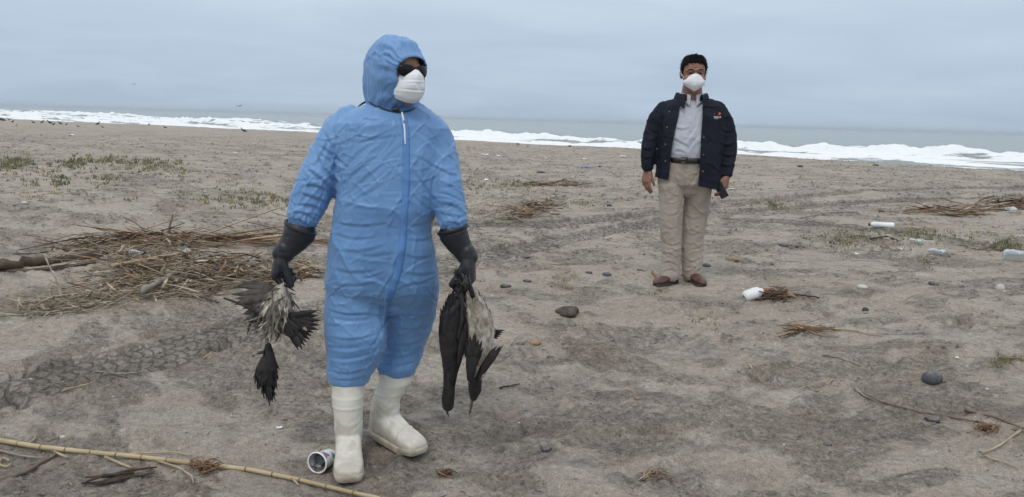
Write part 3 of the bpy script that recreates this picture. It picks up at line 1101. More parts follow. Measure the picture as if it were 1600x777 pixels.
S_((680, 334, 734, 364), 44, 82, 18, 16, 2.6, 1.3)
V1 = fo.apply()
M_SUIT = coverall_material()
man = tag(empty('person', (at(590, 740, 3.12)[0], 3.12, 0.0)), 'man in a blue hooded coverall, white mask and white rubber boots holding dead birds', 'person')
suit = mobj('coverall', V1, Q, M_SUIT)
adopt(suit, man)
hit_suit = caster(V1, Q)

# ---- zip and its placket
M_PLK = material('blue_placket_fabric', (0.105, 0.245, 0.53), 0.5, 0.35)[0]
M_ZIP = material('white_zip', (0.75, 0.77, 0.80), 0.4)[0]
zp = [(630, 183), (634, 205), (635, 250), (634, 300), (631, 350), (628, 390), (622, 425), (612, 455), (605, 470)]
v, f = strip(hit_suit, zp, 5.4, 0.002, 0.003)
adopt(mobj('zip_placket', v, f, M_PLK), man)
v, f = strip(hit_suit, [(628, 177), (630.5, 190), (632, 205), (633, 226)], 1.3, 0.006, 0.002)
adopt(mobj('zip', v, f, M_ZIP), man)
h = hit_suit(631, 192, 0.011)
adopt(mobj('zip_pull', *ball_vf(h[0], (.004, .003, .009)), material('grey_metal', (0.35, 0.36, 0.38), 0.35, Metallic=1.0)[0]), man)

# ---- body, head
M_SKIN = mottled('tanned_skin', (0.30, 0.150, 0.095), (0.37, 0.19, 0.125), 0.5, 30, 4, bump=0.25, bscale=220, bdist=0.001, spec=0.4)
HO = at(621, 112, 3.09)
HM = frame(HO, rad(47), rad(3), rad(0))
hp = head_parts(HM, 0.98)
neck = capsule_vf([xf(HM, [(0, -.02, -.07)])[0], xf(HM, [(0, -.035, -.14)])[0], at(622, 185, YB)], [.056, .058, .066], 18)
bt = [(c, l, f, a * .82, b * .82) for c, l, f, a, b in torso[:-3]]
HW_A = at(441, 396, 3.02); HW_B = at(732, 402, 3.05)
aa = [at(a, b, c) for a, b, c, r in arm_a]; ab = [at(a, b, c) for a, b, c, r in arm_b]
ra = [.046, .048, .048, .046, .044, .042, .040, .036, .030]
foot_pts = []
legbody = [capsule_vf([q[0] for q in leg_a[3:]] + [at(547, 640, 3.05), at(545, 705, 3.04)], [.062, .062, .06, .055, .055, .05, .045, .035, .026], 16),
           capsule_vf([q[0] for q in leg_b[2:]] + [at(614, 630, 3.22), at(611, 665, 3.2)], [.062, .062, .06, .055, .055, .05, .045, .035, .026], 16)]
HA = dict(d=(-.36, .05, -1), n=(1.0, 0.25, -.25), s=(0.25, -1, 0.05))
HB = dict(d=(.12, .0, -1), n=(-1.0, 0.1, -.1), s=(0.1, -1, 0.0))
CURL_A = [(55, 62, 45), (60, 65, 45), (62, 65, 45), (64, 66, 45)]
CURL_B = [(38, 62, 50), (42, 66, 50), (46, 70, 50), (50, 72, 50)]
hand_a = hand_parts(HW_A, rscale=.72, sc=1.04, width=1.05, curl=CURL_A, thumb=(38, 62), **HA)
hand_b = hand_parts(HW_B, rscale=.72, sc=1.04, width=1.05, curl=CURL_B, thumb=(38, 62), **HB)
body_parts = hp + [neck, loft_vf(bt, 24, 2.2), capsule_vf(aa + [HW_A], ra + [.028], 14), capsule_vf(ab + [HW_B], ra + [.028], 14)] + legbody + hand_a + hand_b
Vb, Qb = voxel(body_parts, 0.0055, 1)
adopt(mobj('body', Vb, Qb, M_SKIN), man)


def hood_mesh(M, seed=2):
    rows = [(-.004, .90, .086, 1), (0.0, 1.0, .086, 1), (.010, 1.07, .078, 1), (.05, 1.15, .058, .9), (.12, 1.24, .034, .8), (.22, 1.30, .006, .5), (.36, 1.33, -.030, .3), (.52, 1.30, -.066, .2),
            (.68, 1.18, -.100, .1), (.80, .98, -.122, 0), (.90, .72, -.138, 0), (.97, .38, -.146, 0), (1.0, .03, -.149, 0)]
    n = 132; V = []; T = []; PH = []
    # finer rows by interpolation
    tt = np.array([r[0] for r in rows]); fine = np.unique(np.concatenate([tt, np.linspace(0.01, 1, 60)]))
    sc = np.interp(fine, tt, [r[1] for r in rows]); yy = np.interp(fine, tt, [r[2] for r in rows]); tl = np.interp(fine, tt, [r[3] for r in rows])
    r_ = np.random.default_rng(seed)
    for t, s0, y0, tilt in zip(fine, sc, yy, tl):
        for k in range(n):
            a = 2 * math.pi * k / n
            ca, sa = math.cos(a), math.sin(a)
            w = .0735 * s0
            if sa > 0:
                hh = (.050 + .033 * float(sstep(0, .10, t))) * s0 * (1 + .07 * sstep(.05, .5, t))
                z = .012 + hh * sa
            else:
                drop = .130 + .055 * sstep(.0, .25, t) * sstep(1.0, .7, t)
                z = .012 + drop * s0 * sa
            x = w * (abs(ca) ** .92) * math.copysign(1, ca)
            # rim: top leans forward over the brow, chin side further back
            y = y0 + tilt * (.020 * max(sa, 0) - .030 * max(-sa, 0) ** 1.5)
            V.append((x, y, z)); T.append(t); PH.append(a)
    V = np.array(V); T = np.array(T); PH = np.array(PH)
    m = len(fine)
    idx = np.arange(m * n).reshape(m, n)
    f = np.stack([idx[:-1], np.roll(idx[:-1], -1, 1), np.roll(idx[1:], -1, 1), idx[1:]], -1).reshape(-1, 4)
    N = normals(V, f)
    c = V.mean(0)
    if np.mean(np.sum(N * (V - c), 1)) < 0: N = -N; f = f[:, ::-1].copy()
    ple = np.sin(PH * 30 + 3.0 * vnoise(PH * 5, T * 9, 3) * 2) * np.exp(-T / .16) * sstep(0, .03, T)
    ple2 = np.sin(PH * 17 + 5 * vnoise(PH * 3, T * 5, 5)) * np.exp(-((T - .12) / .14) ** 2)
    big = vnoise(PH * 2.2, T * 7 + 3, 8) * .016 * sstep(.05, .3, T)
    rid = (0.35 - np.abs(fbm(PH * 3.4 + T * 5, T * 14, 3, 12))) * .012 * sstep(.05, .25, T)
    # keep the seam at PH = 0 continuous
    sm = sstep(0, .35, PH) * sstep(6.283, 5.93, PH)
    V = V + N * (ple * .0024 + ple2 * .0035 + (big + rid) * sm)[:, None]
    V[:, 2] += .004 * np.sin(T * 6)
    return xf(M, V), f


Vh, Fh = hood_mesh(HM)
foh = Folds(Vh, -normals(Vh, Fh) if np.mean(np.sum(normals(Vh, Fh) * (Vh - Vh.mean(0)), 1)) < 0 else normals(Vh, Fh), 8)
foh.strew((574, 60, 640, 160), 40, 70, 24, 34, 2.2, 1.8)
foh.strew((574, 60, 650, 110), 26, 30, 30, 28, 2.0, 1.6)
foh.strew((576, 120, 625, 172), 30, 95, 24, 26, 2.2, 1.6)
foh.strew((576, 150, 640, 176), 20, 20, 24, 20, 2.0, 1.5)
Vh = foh.apply()
hood = mobj('hood', Vh, Fh, M_SUIT)
sd = hood.modifiers.new('t', 'SOLIDIFY'); sd.thickness = 0.0016; sd.offset = 0
adopt(hood, man)


# ---- face mask: folded white respirator with three panels
def mask_mesh(M, top=.006, bot=-.118, wmid=.066, prot=.142, cheek=.035, nose=.108):
    V = []; nu, nv = 37, 33
    for j in range(nv):
        v = j / (nv - 1)                      # 0 bottom, 1 top
        c = np.interp(v, [0, .12, .30, .42, .55, .72, .88, 1.0], [.098, .120, prot - .004, prot, prot + .001, prot - .006, .124, nose])
        w = np.interp(v, [0, .15, .35, .6, .85, 1.0], [.050, .060, wmid, wmid, .060, .046])
        ce = np.interp(v, [0, .3, .7, 1.0], [.035, cheek, cheek, .050])
        for i in range(nu):
            u = i / (nu - 1) * 2 - 1
            x = w * math.sin(u * math.pi / 2 * .98)
            y = ce + (c - ce) * max(0, math.cos(u * math.pi / 2)) ** .72
            z = bot + (top - bot) * v
            z += -.026 * abs(u) ** 1.6 * v + .020 * abs(u) ** 1.8 * (1 - v)
            ridge = .0042 * (math.exp(-((v - .36) / .018) ** 2) + math.exp(-((v - .66) / .018) ** 2))
            gro = -.0040 * (math.exp(-((v - .40) / .02) ** 2) + math.exp(-((v - .70) / .02) ** 2))
            y += (ridge + gro) * (1 - abs(u) ** 4)
            y += .0016 * math.sin(u * 7 + v * 9) * (1 - abs(u))
            y += .0035 * math.exp(-(u / .05) ** 2) * sstep(.6, .9, v)
            y -= .0030 * math.exp(-((u - (v - .5) * 1.2) / .07) ** 2) * (1 - abs(2 * v - 1)) 
            V.append((x, y, z))
    F = [(j * nu + i, j * nu + i + 1, (j + 1) * nu + i + 1, (j + 1) * nu + i) for j in range(nv - 1) for i in range(nu - 1)]
    return xf(M, V), F


M_MASK = mottled('white_respirator_fabric', (0.78, 0.79, 0.80), (0.84, 0.85, 0.86), 0.8, 20, 3, bump=0.2, bscale=300, bdist=0.0008, spec=0.2)
v, f = mask_mesh(HM, top=.010, bot=-.116, wmid=.064, prot=.136, nose=.108)
mk = mobj('face_mask', v, f, M_MASK)
sd = mk.modifiers.new('t', 'SOLIDIFY'); sd.thickness = 0.002
adopt(mk, man)

# ---- sunglasses
M_LENS = material('dark_lens', (0.006, 0.006, 0.008), 0.12, 0.25)[0]
M_BLACK = material('black_plastic', (0.012, 0.012, 0.014), 0.35, 0.5)[0]


def lens_mesh(M, sx):
    V = []; n = 20
    for r in (1.0, .8, .5, 0.02):
        for k in range(n):
            a = 2 * math.pi * k / n
            x = .037 + .0335 * r * math.copysign(abs(math.cos(a)) ** .8, math.cos(a))
            z = .005 + .023 * r * math.copysign(abs(math.sin(a)) ** .8, math.sin(a))
            y = .107 - 3.6 * (x - .01) ** 2 - .7 * (z - .004) ** 2 + .004 * (1 - r)
            V.append((sx * x, y, z))
    F = [(i * n + k, i * n + (k + 1) % n, (i + 1) * n + (k + 1) % n, (i + 1) * n + k) for i in range(3) for k in range(n)]
    F.append(tuple(range(3 * n, 4 * n)))
    return xf(M, V), F


sg = MB()
sg.add(*(lambda q: (xf(HM, q[0]), q[1]))(tube_vf([(-.010, .106, .012), (0, .110, .014), (.010, .106, .012)], .0028, 8)))
for sx in (-1, 1):
    sg.add(*(lambda q: (xf(HM, q[0]), q[1]))(tube_vf([(sx * .066, .094, .008), (sx * .077, .074, .008), (sx * .081, .03, .004), (sx * .080, -.01, 0)], .0032, 8)))
glasses = adopt(sg.obj('sunglasses_frame', M_BLACK), man); glasses['kind'] = 'stuff' 
for sx in (-1, 1):
    v, f = lens_mesh(HM, sx)
    ln = mobj('lens', v, f, M_LENS)
    sd = ln.modifiers.new('t', 'SOLIDIFY'); sd.thickness = 0.003
    adopt(ln, man)

# ---- cord round the neck with its toggle
cordp = []
for q in [(578, 160), (585, 164), (596, 170), (608, 174), (618, 176), (628, 176.5), (640, 174), (648, 170)]:
    hq = None
    from_h = caster(np.vstack([Vh, V1]), np.vstack([Fh, Q + len(Vh)])) if not cordp else from_h
    hq = from_h(q[0], q[1], 0.004)
    if hq is not None: cordp.append(hq[0])
adopt(mobj('drawcord', *tube_vf(cordp, .0028, 8), M_BLACK), man)
hq = from_h(619, 174, 0.010)
adopt(mobj('cord_toggle', *capsule_vf([hq[0] + np.array((-.008, 0, 0)), hq[0] + np.array((.006, 0, 0))], [.008, .0075], 10), M_BLACK), man)
adopt(mobj('neck_strap', *loft_vf([(at(572, 158, 3.2), (1, 0, .5), (0, -1, 0), .022, .012), (at(566, 163, 3.2), (1, 0, .5), (0, -1, 0), .020, .012)], 12, 3), M_BLACK), man)

# ---- rubber gloves
M_GLOVE = mottled('black_rubber_glove', (0.012, 0.013, 0.016), (0.020, 0.021, 0.025), 0.42, 12, 4, bump=0.3, bscale=30, bdist=0.003, spec=0.45)


def glove(hand, gaunt, name='glove'):
    Vg, Qg = voxel(hand + [limb(gaunt, 24)], 0.0042, 2)
    N = normals(Vg, Qg)
    Vg = Vg + N * (0.0015 + 0.0022 * vnoise3(Vg * 38, 4) + 0.0016 * vnoise3(Vg * np.array((30, 30, 90)), 6))[:, None]
    return adopt(mobj(name, Vg, Qg, M_GLOVE), man)


gh_a = hand_parts(HW_A, curl=CURL_A, thumb=(38, 62), rscale=1.22, sc=1.04, width=1.05, **HA)
gh_b = hand_parts(HW_B, curl=CURL_B, thumb=(38, 62), rscale=1.22, sc=1.04, width=1.05, **HB)
ga = glove(gh_a, [(468, 363, 3.05, 25), (459, 378, 3.04, 20.5), (449, 389, 3.03, 17), (442, 397, 3.02, 16)])
gb = glove(gh_b, [(709, 366, 3.06, 22.5), (716, 380, 3.06, 19), (724, 392, 3.06, 16), (731, 402, 3.055, 15.5)])


def cuff_rim(c, ax, r, par, flat=1.0):
    """rolled edge of a gauntlet"""
    ax = nrm(ax); u = nrm(np.cross(ax, (0, 1, 0))); w = np.cross(ax, u)
    pts = [np.asarray(c) + u * r * math.cos(a) + w * r * flat * math.sin(a) for a in np.linspace(0, 2 * math.pi, 33)]
    return adopt(mobj('rim', *tube_vf(pts, .0042, 8, False), M_GLOVE), par) if par is man else None


def rim_on(glv, px0, px1, Y, r):
    a = at(*px0, Y); b = at(*px1, Y)
    ax = nrm(a - b); rr = r * mpp(a)
    u = nrm(np.cross(ax, (0, 1, 0))); w = np.cross(ax, u)
    V = []; F = []; n = 32
    for (dr, da) in ((-.004, -.010), (.000, -.010), (.0025, -.005), (.0035, .002), (.002, .004), (-.004, .004)):
        for k in range(n):
            q = 2 * math.pi * k / n
            V.append(a + ax * da + (u * math.cos(q) + w * math.sin(q)) * (rr + dr))
    for i in range(5):
        for k in range(n):
            F.append((i * n + k, i * n + (k + 1) % n, (i + 1) * n + (k + 1) % n, (i + 1) * n + k))
    o = mobj('cuff', V, F, M_GLOVE)
    adopt(o, glv)
    return o


rim_on(ga, (470, 355), (457, 384), 3.05, 25.5)
rim_on(gb, (707, 358), (715, 385), 3.06, 24.0)

# ---- rubber boots
M_BOOT = None


def boot_material():
    m, nt, b = material('white_rubber', (0.62, 0.61, 0.55), 0.42, 0.4)
    co = objco(nt)
    r = ramp(nt, [(0.34, (0.50, 0.46, 0.38)), (0.50, (0.68, 0.655, 0.57)), (0.7, (0.74, 0.72, 0.65))])
    nt.links.new(noise_n(nt, co, 9, 6, 0.6, 0.5), r.inputs[0])
    # sand clinging near the ground
    sx = nd(nt, 'ShaderNodeSeparateXYZ'); nt.links.new(co, sx.inputs[0])
    dn = noise_n(nt, co, 14, 6, 0.7)
    k = math_n(nt, 'SUBTRACT', math_n(nt, 'MULTIPLY', dn, 0.22), sx.outputs[2])
    kr = ramp(nt, [(0.0, 0.0), (0.10, 0.7)])
    nt.links.new(k, kr.inputs[0])
    c = mixc(nt, r.outputs[0], (0.33, 0.28, 0.22), kr.outputs[0])
    st = nd(nt, 'ShaderNodeTexNoise', i_Scale=6.0, i_Detail=2.0)
    nt.links.new(objco(nt, (1, 1, .3)), st.inputs['Vector'])
    sr = ramp(nt, [(0.66, 0.0), (0.74, 0.5)])
    nt.links.new(st.outputs[0], sr.inputs[0])
    c = mixc(nt, c, (0.20, 0.18, 0.16), sr.outputs[0])
    nt.links.new(c, b.inputs['Base Color'])
    bump_n(nt, b, noise_n(nt, co, 40, 4), 0.15, 0.002)
    return m


M_BOOT = boot_material()
M_SOLE = mottled('yellowed_sole_rubber', (0.30, 0.255, 0.19), (0.50, 0.455, 0.36), 0.6, 22, 5, bump=0.3, bscale=90, bdist=0.002)
FOOT = [(-.099, .016, .050), (-.096, .028, .060), (-.088, .038, .085), (-.062, .045, .110), (-.020, .052, .130), (.030, .053, .120), (.070, .053, .102),
        (.110, .0545, .085), (.150, .0575, .074), (.185, .057, .067), (.204, .053, .061), (.220, .049, .054), (.231, .041, .046), (.236, .030, .038), (.238, .016, .030)]


def boot(top_secs, ank, yaw, z0, crease_dir, seed):
    """shaft from photograph rows, foot in its own frame at the ankle"""
    Fd = np.array((math.sin(yaw), -math.cos(yaw), 0)); Ld = np.array((math.cos(yaw), math.sin(yaw), 0)); Up = np.array((0, 0, 1.0))
    o = np.array((ank[0], ank[1], z0))
    parts = [loft_vf([(o + Fd * f + Up * (h + .006) / 2, Ld, Up, w, (h - .006) / 2 + .003) for f, w, h in FOOT], 26, 3.0, False)]
    sh = [(c, np.array((math.cos(yaw * .5), math.sin(yaw * .5), 0)), np.array((math.sin(yaw * .5), -math.cos(yaw * .5), 0)), a, b) for c, l, f, a, b in top_secs]
    sh += [(o + Up * .175 - Fd * .008, Ld, Fd, .058, .062), (o + Up * .125 - Fd * .016, Ld, Fd, .058, .070), (o + Up * .08 - Fd * .024, Ld, Fd, .056, .068), (o + Up * .045 - Fd * .03, Ld, Fd, .052, .058)]
    parts.append(loft_vf(sh, 26, 2.1))
    V, Q = voxel(parts, 0.0048, 6)
    V = relax(V, Q, 8)
    N = normals(V, Q)
    q = V - o
    fx = q @ Fd; lx = q @ Ld; uz = q[:, 2]
    d = .0012 * vnoise3(V * 30, seed)
    top = top_secs[0][0][2]
    for zz in (.052, .058, .092, .098):
        d += .0022 * np.exp(-((V[:, 2] - (top - zz)) / .0022) ** 2)
    # ankle wrinkles and toe crease
    sl = uz + fx * .9
    d += .0009 * np.sin(sl * 190 + 2 * vnoise3(V * 14, 3)) * np.exp(-((uz - .15) / .035) ** 2) * sstep(-.04, .05, np.abs(lx) + fx * .3)
    d -= .005 * np.exp(-((fx - .120 + lx * .35) / .005) ** 2) * sstep(.05, .07, uz)
    d += .0030 * np.exp(-((fx - .131 + lx * .35) / .006) ** 2) * sstep(.05, .07, uz)
    # fine ribs round the toe cap
    d += .0010 * np.sign(np.sin(np.arctan2(lx, fx - .11) * 60)) * np.exp(-((uz - .045) / .010) ** 2) * (fx > .10)
    V = V + N * d[:, None]
    b = mobj('boot', V, Q, M_BOOT, loc=(ank[0], ank[1], z0))
    adopt(b, man)
    # sole: closed plate with a slight heel
    SV = []; ring = []
    n = len(FOOT)
    for sgn in (1, -1):
        for f, w, h in (FOOT if sgn == 1 else FOOT[::-1]):
            ring.append((f * 1.012, sgn * (w + .0012)))
    m = len(ring)
    for zz, gr in ((-.006, .95), (.0, 1.0), (.010, 1.015), (.019, 1.01), (.022, .97)):
        for f, w in ring:
            lift = .010 * sstep(.14, .22, f)
            SV.append(o + Fd * f * (1 + (gr - 1) * .4) + Ld * w * gr + Up * (zz + lift))
    SF = [(i * m + k, i * m + (k + 1) % m, (i + 1) * m + (k + 1) % m, (i + 1) * m + k) for i in range(4) for k in range(m)]
    SF.append(tuple(range(m))); SF.append(tuple(range(4 * m, 5 * m)))
    s = mobj('sole', SV, SF, M_SOLE)
    adopt(s, b)
    # toe marks: dark scuffs
    return b, o, Fd, Ld


ankle_a = pin(546, 728)
gA = gz(*ankle_a[:2])
boot_a = boot([sec(519, 568, 596, 3.06, .060), sec(519, 568, 622, 3.05, .066)],
              (at(545, 720, 3.035)[0], 3.035, 0), rad(12), gz(at(545, 720, 3.035)[0], 2.95) - .006, 0, 5)
pb = at(605, 690, 3.20)
boot_b = boot([sec(593, 644, 579, 3.215, .058), sec(592, 643, 596, 3.21, .062)],
              (pb[0], 3.20, 0), rad(44), gz(pb[0] + .05, 3.16) - .006, 0, 9)
print('boots', ankle_a, gA, pb)

# ------------------------------------------------------------------ the man in the dark jacket
YP = 6.0
man2 = tag(empty('person', (at(1066, 436, YP)[0], YP, gz(at(1066, 436, YP)[0], YP))),
           'man in an open navy jacket, grey shirt and beige trousers wearing a white mask', 'person')
P2 = lambda o: adopt(o, man2)
HS = 1.13
H2 = frame(at(1083.5, 116, YP - .01), rad(-4), rad(2), rad(0))


def scaled(m, s):
    return m @ Matrix.Diagonal((s[0], s[1], s[2], 1))


H2S = scaled(H2, (HS * 1.06, HS, HS))
yaw2 = rad(-3)
tor2 = [sec(1066, 1101, 152, YP + .02, .075, yaw2), sec(1048, 1118, 161, YP + .02, .10, yaw2), sec(1036, 1125, 172, YP + .01, .115, yaw2),
        sec(1033, 1126, 190, YP, .13, yaw2), sec(1034, 1124, 215, YP - .01, .142, yaw2), sec(1036, 1118, 238, YP - .01, .145, yaw2), sec(1036, 1112, 256, YP, .135, yaw2)]
tr_hip = [sec(1037, 1109, 247, YP, .134, yaw2), sec(1033, 1110, 258, YP, .138, yaw2), sec(1028, 1112, 276, YP, .138, yaw2), sec(1027, 1112, 288, YP, .125, yaw2), sec(1032, 1107, 295, YP, .09, yaw2)]
tl_a = [sec(1028, 1067, 290, YP - .01, .112), sec(1029, 1066.5, 325, YP - .02, .096), sec(1031, 1066, 352, YP - .02, .084), sec(1033, 1065.5, 378, YP - .02, .076),
        sec(1033, 1064.5, 400, YP - .02, .074), sec(1031, 1063.5, 418, YP - .02, .076), sec(1030, 1063, 430, YP - .02, .076)]
tl_b = [sec(1069, 1112, 290, YP + .02, .112), sec(1067, 1109, 325, YP + .05, .092), sec(1065.5, 1103, 352, YP + .06, .080), sec(1065, 1099, 378, YP + .06, .072),
        sec(1065, 1098, 400, YP + .06, .070), sec(1065, 1098, 418, YP + .06, .072), sec(1065.5, 1098, 431, YP + .06, .072)]
ja = [(1037, 170, YP, 13), (1027, 184, YP, 14), (1020, 205, YP, 14), (1015, 225, YP - .01, 13.5), (1012, 245, YP - .02, 12), (1012, 261, YP - .03, 10)]
jb = [(1121, 170, YP, 13), (1130, 184, YP, 13.5), (1135, 205, YP, 14), (1138, 226, YP, 14), (1137, 245, YP - .01, 13.5), (1136, 262, YP - .04, 11), (1135.5, 271, YP - .05, 10)]

# body with hands
WA = at(1012, 266, YP - .03); WB = at(1136, 275, YP - .06)
neck2 = capsule_vf([xf(H2, [(0, -.01, -.07)])[0], xf(H2, [(0, -.02, -.15)])[0], at(1083, 165, YP + .01)], [.070, .080, .088], 18)
armA = [at(a, b, c) for a, b, c, r in ja]; armB = [at(a, b, c) for a, b, c, r in jb]
legA = capsule_vf([q[0] for q in tl_a[:-1]] + [at(1046, 432, YP - .02)], [.07, .065, .055, .05, .045, .04, .036], 14)
legB = capsule_vf([q[0] for q in tl_b[:-1]] + [at(1082, 434, YP + .05)], [.07, .065, .055, .05, .045, .04, .036], 14)
hA = hand_parts(WA, (-.10, -.08, -1), (.75, .65, -.1), (.65, -.75, 0), sc=1.0, curl=[(14, 22, 18), (18, 26, 20), (22, 30, 22), (28, 34, 24)], thumb=(24, 25), spread=5, rscale=1.08)
hB = hand_parts(WB, (-.12, -.10, -1), (-.80, .60, -.1), (-.60, -.80, 0), sc=1.0, curl=[(20, 30, 22), (22, 32, 24), (24, 34, 24), (26, 36, 24)], thumb=(40, 40), spread=4, rscale=1.08)
hp2 = head_parts(H2, HS)
bod = hp2 + [neck2, loft_vf([(c, l, f, a * .86, b * .86) for c, l, f, a, b in tor2], 24), loft_vf([(c, l, f, a * .86, b * .86) for c, l, f, a, b in tr_hip], 24),
             capsule_vf(armA + [WA], [.045, .045, .045, .042, .038, .033, .029], 14), capsule_vf(armB + [WB], [.045, .045, .045, .042, .040, .036, .033, .029], 14), legA, legB] + hA + hB
Vb, Qb = voxel(bod, 0.0042, 1)
M_SKIN2 = mottled('brown_skin', (0.235, 0.120, 0.080), (0.305, 0.162, 0.112), 0.5, 30, 4, bump=0.25, bscale=220, bdist=0.001, spec=0.4)  # his own brown skin tone, mottled at random
P2(mobj('body', Vb, Qb, M_SKIN2))

# hair
M_HAIR, nt, b = material('black_hair', (0.006, 0.005, 0.005), 0.75, 0.15)
bump_n(nt, b, noise_n(nt, objco(nt, (1, 1, .3)), 90, 4), 0.6, 0.004)


def hair_mesh(M, s):
    zs = np.array([q[0] for q in HEAD_SECS]); ws = np.array([q[1] for q in HEAD_SECS]); fs = np.array([q[2] for q in HEAD_SECS]); bs = np.array([q[3] for q in HEAD_SECS])
    n, m = 96, 26; V = []
    r = np.random.default_rng(4)
    for j in range(m):
        t = j / (m - 1)
        for k in range(n):
            a = 2 * math.pi * k / n
            sn = math.sin(a); cs = abs(math.cos(a))
            # hairline: high over the brow, down to a sideburn before the ear, low on the nape
            z0 = np.interp(math.degrees(math.atan2(sn, cs)), [-90, -40, -12, 0, 12, 24, 40, 60, 90], [-.085, -.075, -.02, .006, -.012, .030, .054, .066, .068])
            z0 += .003 * math.sin(k * 2.7) + .002 * math.sin(k * 5.1)
            z = z0 + (.1145 - z0) * t ** .9
            lift = .007 * float(sstep(0, .12, t)) + .005 * float(sstep(.05, .5, t)) * (1 - t * .6) + .0025 * vnoise(np.array([k * .8]), np.array([j * .45]), 3)[0]
            w = np.interp(z, zs, ws) + lift; f = np.interp(z, zs, fs) + lift; bb = np.interp(z, zs, bs) + lift
            if t > .999: w = f = bb = .004
            h = .008 * float(sstep(.5, .9, t))
            rr = 1 + .012 * math.sin(k * 3.3 + j) * (1 - t)
            V.append((w * math.cos(a) * rr * s, ((f - bb) / 2 + (f + bb) / 2 * sn * rr) * s, (z + h + .004 * float(sstep(.6, 1, t)) * (1 + .5 * cs)) * s))
    F = [(j * n + k, j * n + (k + 1) % n, (j + 1) * n + (k + 1) % n, (j + 1) * n + k) for j in range(m - 1) for k in range(n)]
    F.append(tuple(range((m - 1) * n, m * n)))
    return xf(M, V), F


v, f = hair_mesh(H2, HS)
hr = P2(mobj('hair', v, f, M_HAIR))
sd = hr.modifiers.new('t', 'SOLIDIFY'); sd.thickness = .006; sd.offset = -1
hs_ = MB(); rh = np.random.default_rng(9)
HV = np.array(v); HC = HV.mean(0)
for i in range(900):
    k = rh.integers(0, len(HV))
    b0 = HV[k]; out_ = nrm(b0 - HC)
    comb = np.array((.75, -.45, -.35)) if b0[1] < HC[1] + .02 else np.array((.2, .2, -1.0))
    d_ = nrm(comb - out_ * np.dot(comb, out_) + out_ * rh.uniform(-.05, .10) + rh.normal(size=3) * .14)
    L_ = rh.uniform(.014, .030)
    s_ = nrm(np.cross(d_, out_)) * .0011
    p1, p2 = b0 + d_ * L_ * .5 + out_ * .003, b0 + d_ * L_ + out_ * .001
    hs_.add([b0 - s_, b0 + s_, b0 + out_ * .0015, p1 - s_, p1 + s_, p1 + out_ * .0015, p2], [(0, 1, 4, 3), (1, 2, 5, 4), (2, 0, 3, 5), (3, 4, 6), (4, 5, 6), (5, 3, 6)])
o = hs_.obj('hair_strands', M_HAIR); adopt(o, hr); o['kind'] = 'stuff'
for sx in (-1, 1):
    bv, bf = capsule_vf([(sx * .014, .0985, .024), (sx * .032, .0965, .030), (sx * .052, .083, .026)], [.0022, .0036, .0020], 8)
    P2(mobj('eyebrow', xf(H2, np.array(bv) * HS), bf, M_HAIR))
    ev, ef = ball_vf((sx * .032, .0805, .004), (.013, .008, .0062), 14, 8)
    e = P2(mobj('eye', xf(H2, np.array(ev) * HS), ef, material('dark_eye', (0.045, 0.028, 0.022), 0.25, 0.5)[0]))  # dark eyes in one even colour
    lv, lf = capsule_vf([(sx * .018, .087, .010), (sx * .032, .0905, .013), (sx * .048, .081, .009)], [.0035, .0045, .003], 8)
    P2(mobj('eyelid', xf(H2, np.array(lv) * HS), lf, M_SKIN2))


def mask_point(M):
    """folded respirator with a ridge down its middle"""
    V = []; nu, nv = 37, 27
    for j in range(nv):
        v = j / (nv - 1)
        c = np.interp(v, [0, .1, .35, .55, .8, 1.0], [.090, .106, .124, .127, .119, .109])
        w = np.interp(v, [0, .2, .45, .7, 1.0], [.028, .050, .064, .064, .042])
        ce = np.interp(v, [0, .3, .7, 1.0], [.050, .040, .040, .060])
        for i in range(nu):
            u = i / (nu - 1) * 2 - 1
            x = w * math.sin(u * math.pi / 2)
            y = ce + (c - ce) * (1 - abs(u) ** 1.5) + .003 * math.exp(-(u / .06) ** 2)
            z = -.112 + .112 * v + (-.032 * abs(u) ** 1.5 * v) + .026 * abs(u) ** 1.6 * (1 - v)
            y += .0016 * math.sin(u * 5 + v * 8)
            V.append((x, y, z))
    F = [(j * nu + i, j * nu + i + 1, (j + 1) * nu + i + 1, (j + 1) * nu + i) for j in range(nv - 1) for i in range(nu - 1)]
    return xf(M, V), F


v, f = mask_point(scaled(H2, (HS * 1.1, HS, HS)))
mk = P2(mobj('face_mask', v, f, M_MASK))
sd = mk.modifiers.new('t', 'SOLIDIFY'); sd.thickness = 0.002
for sx in (-1, 1):
    for z0, z1 in ((-.028, .006), (-.078, -.030)):
        tv, tf = tube_vf([(sx * .066, .052, z0), (sx * .077, .03, (z0 + z1) / 2), (sx * .083, -.004, z1)], .0018, 6)
        P2(mobj('ear_loop', xf(H2, np.array(tv) * HS * 1.01), tf, M_MASK))


# trousers
def cloth_mat(name, c1, c2, rough=.85, weave=420, bump=.25, sc=6):
    m, nt, b = material(name, c1, rough, .15)
    co = objco(nt)
    r = ramp(nt, [(.35, c1), (.65, c2)])
    nt.links.new(noise_n(nt, co, sc, 5), r.inputs[0])
    nt.links.new(r.outputs[0], b.inputs['Base Color'])
    p = bump_n(nt, b, noise_n(nt, co, 26, 5, .6, .5), .3, .006)
    bump_n(nt, b, noise_n(nt, co, weave, 2), bump, .0008, p)
    return m


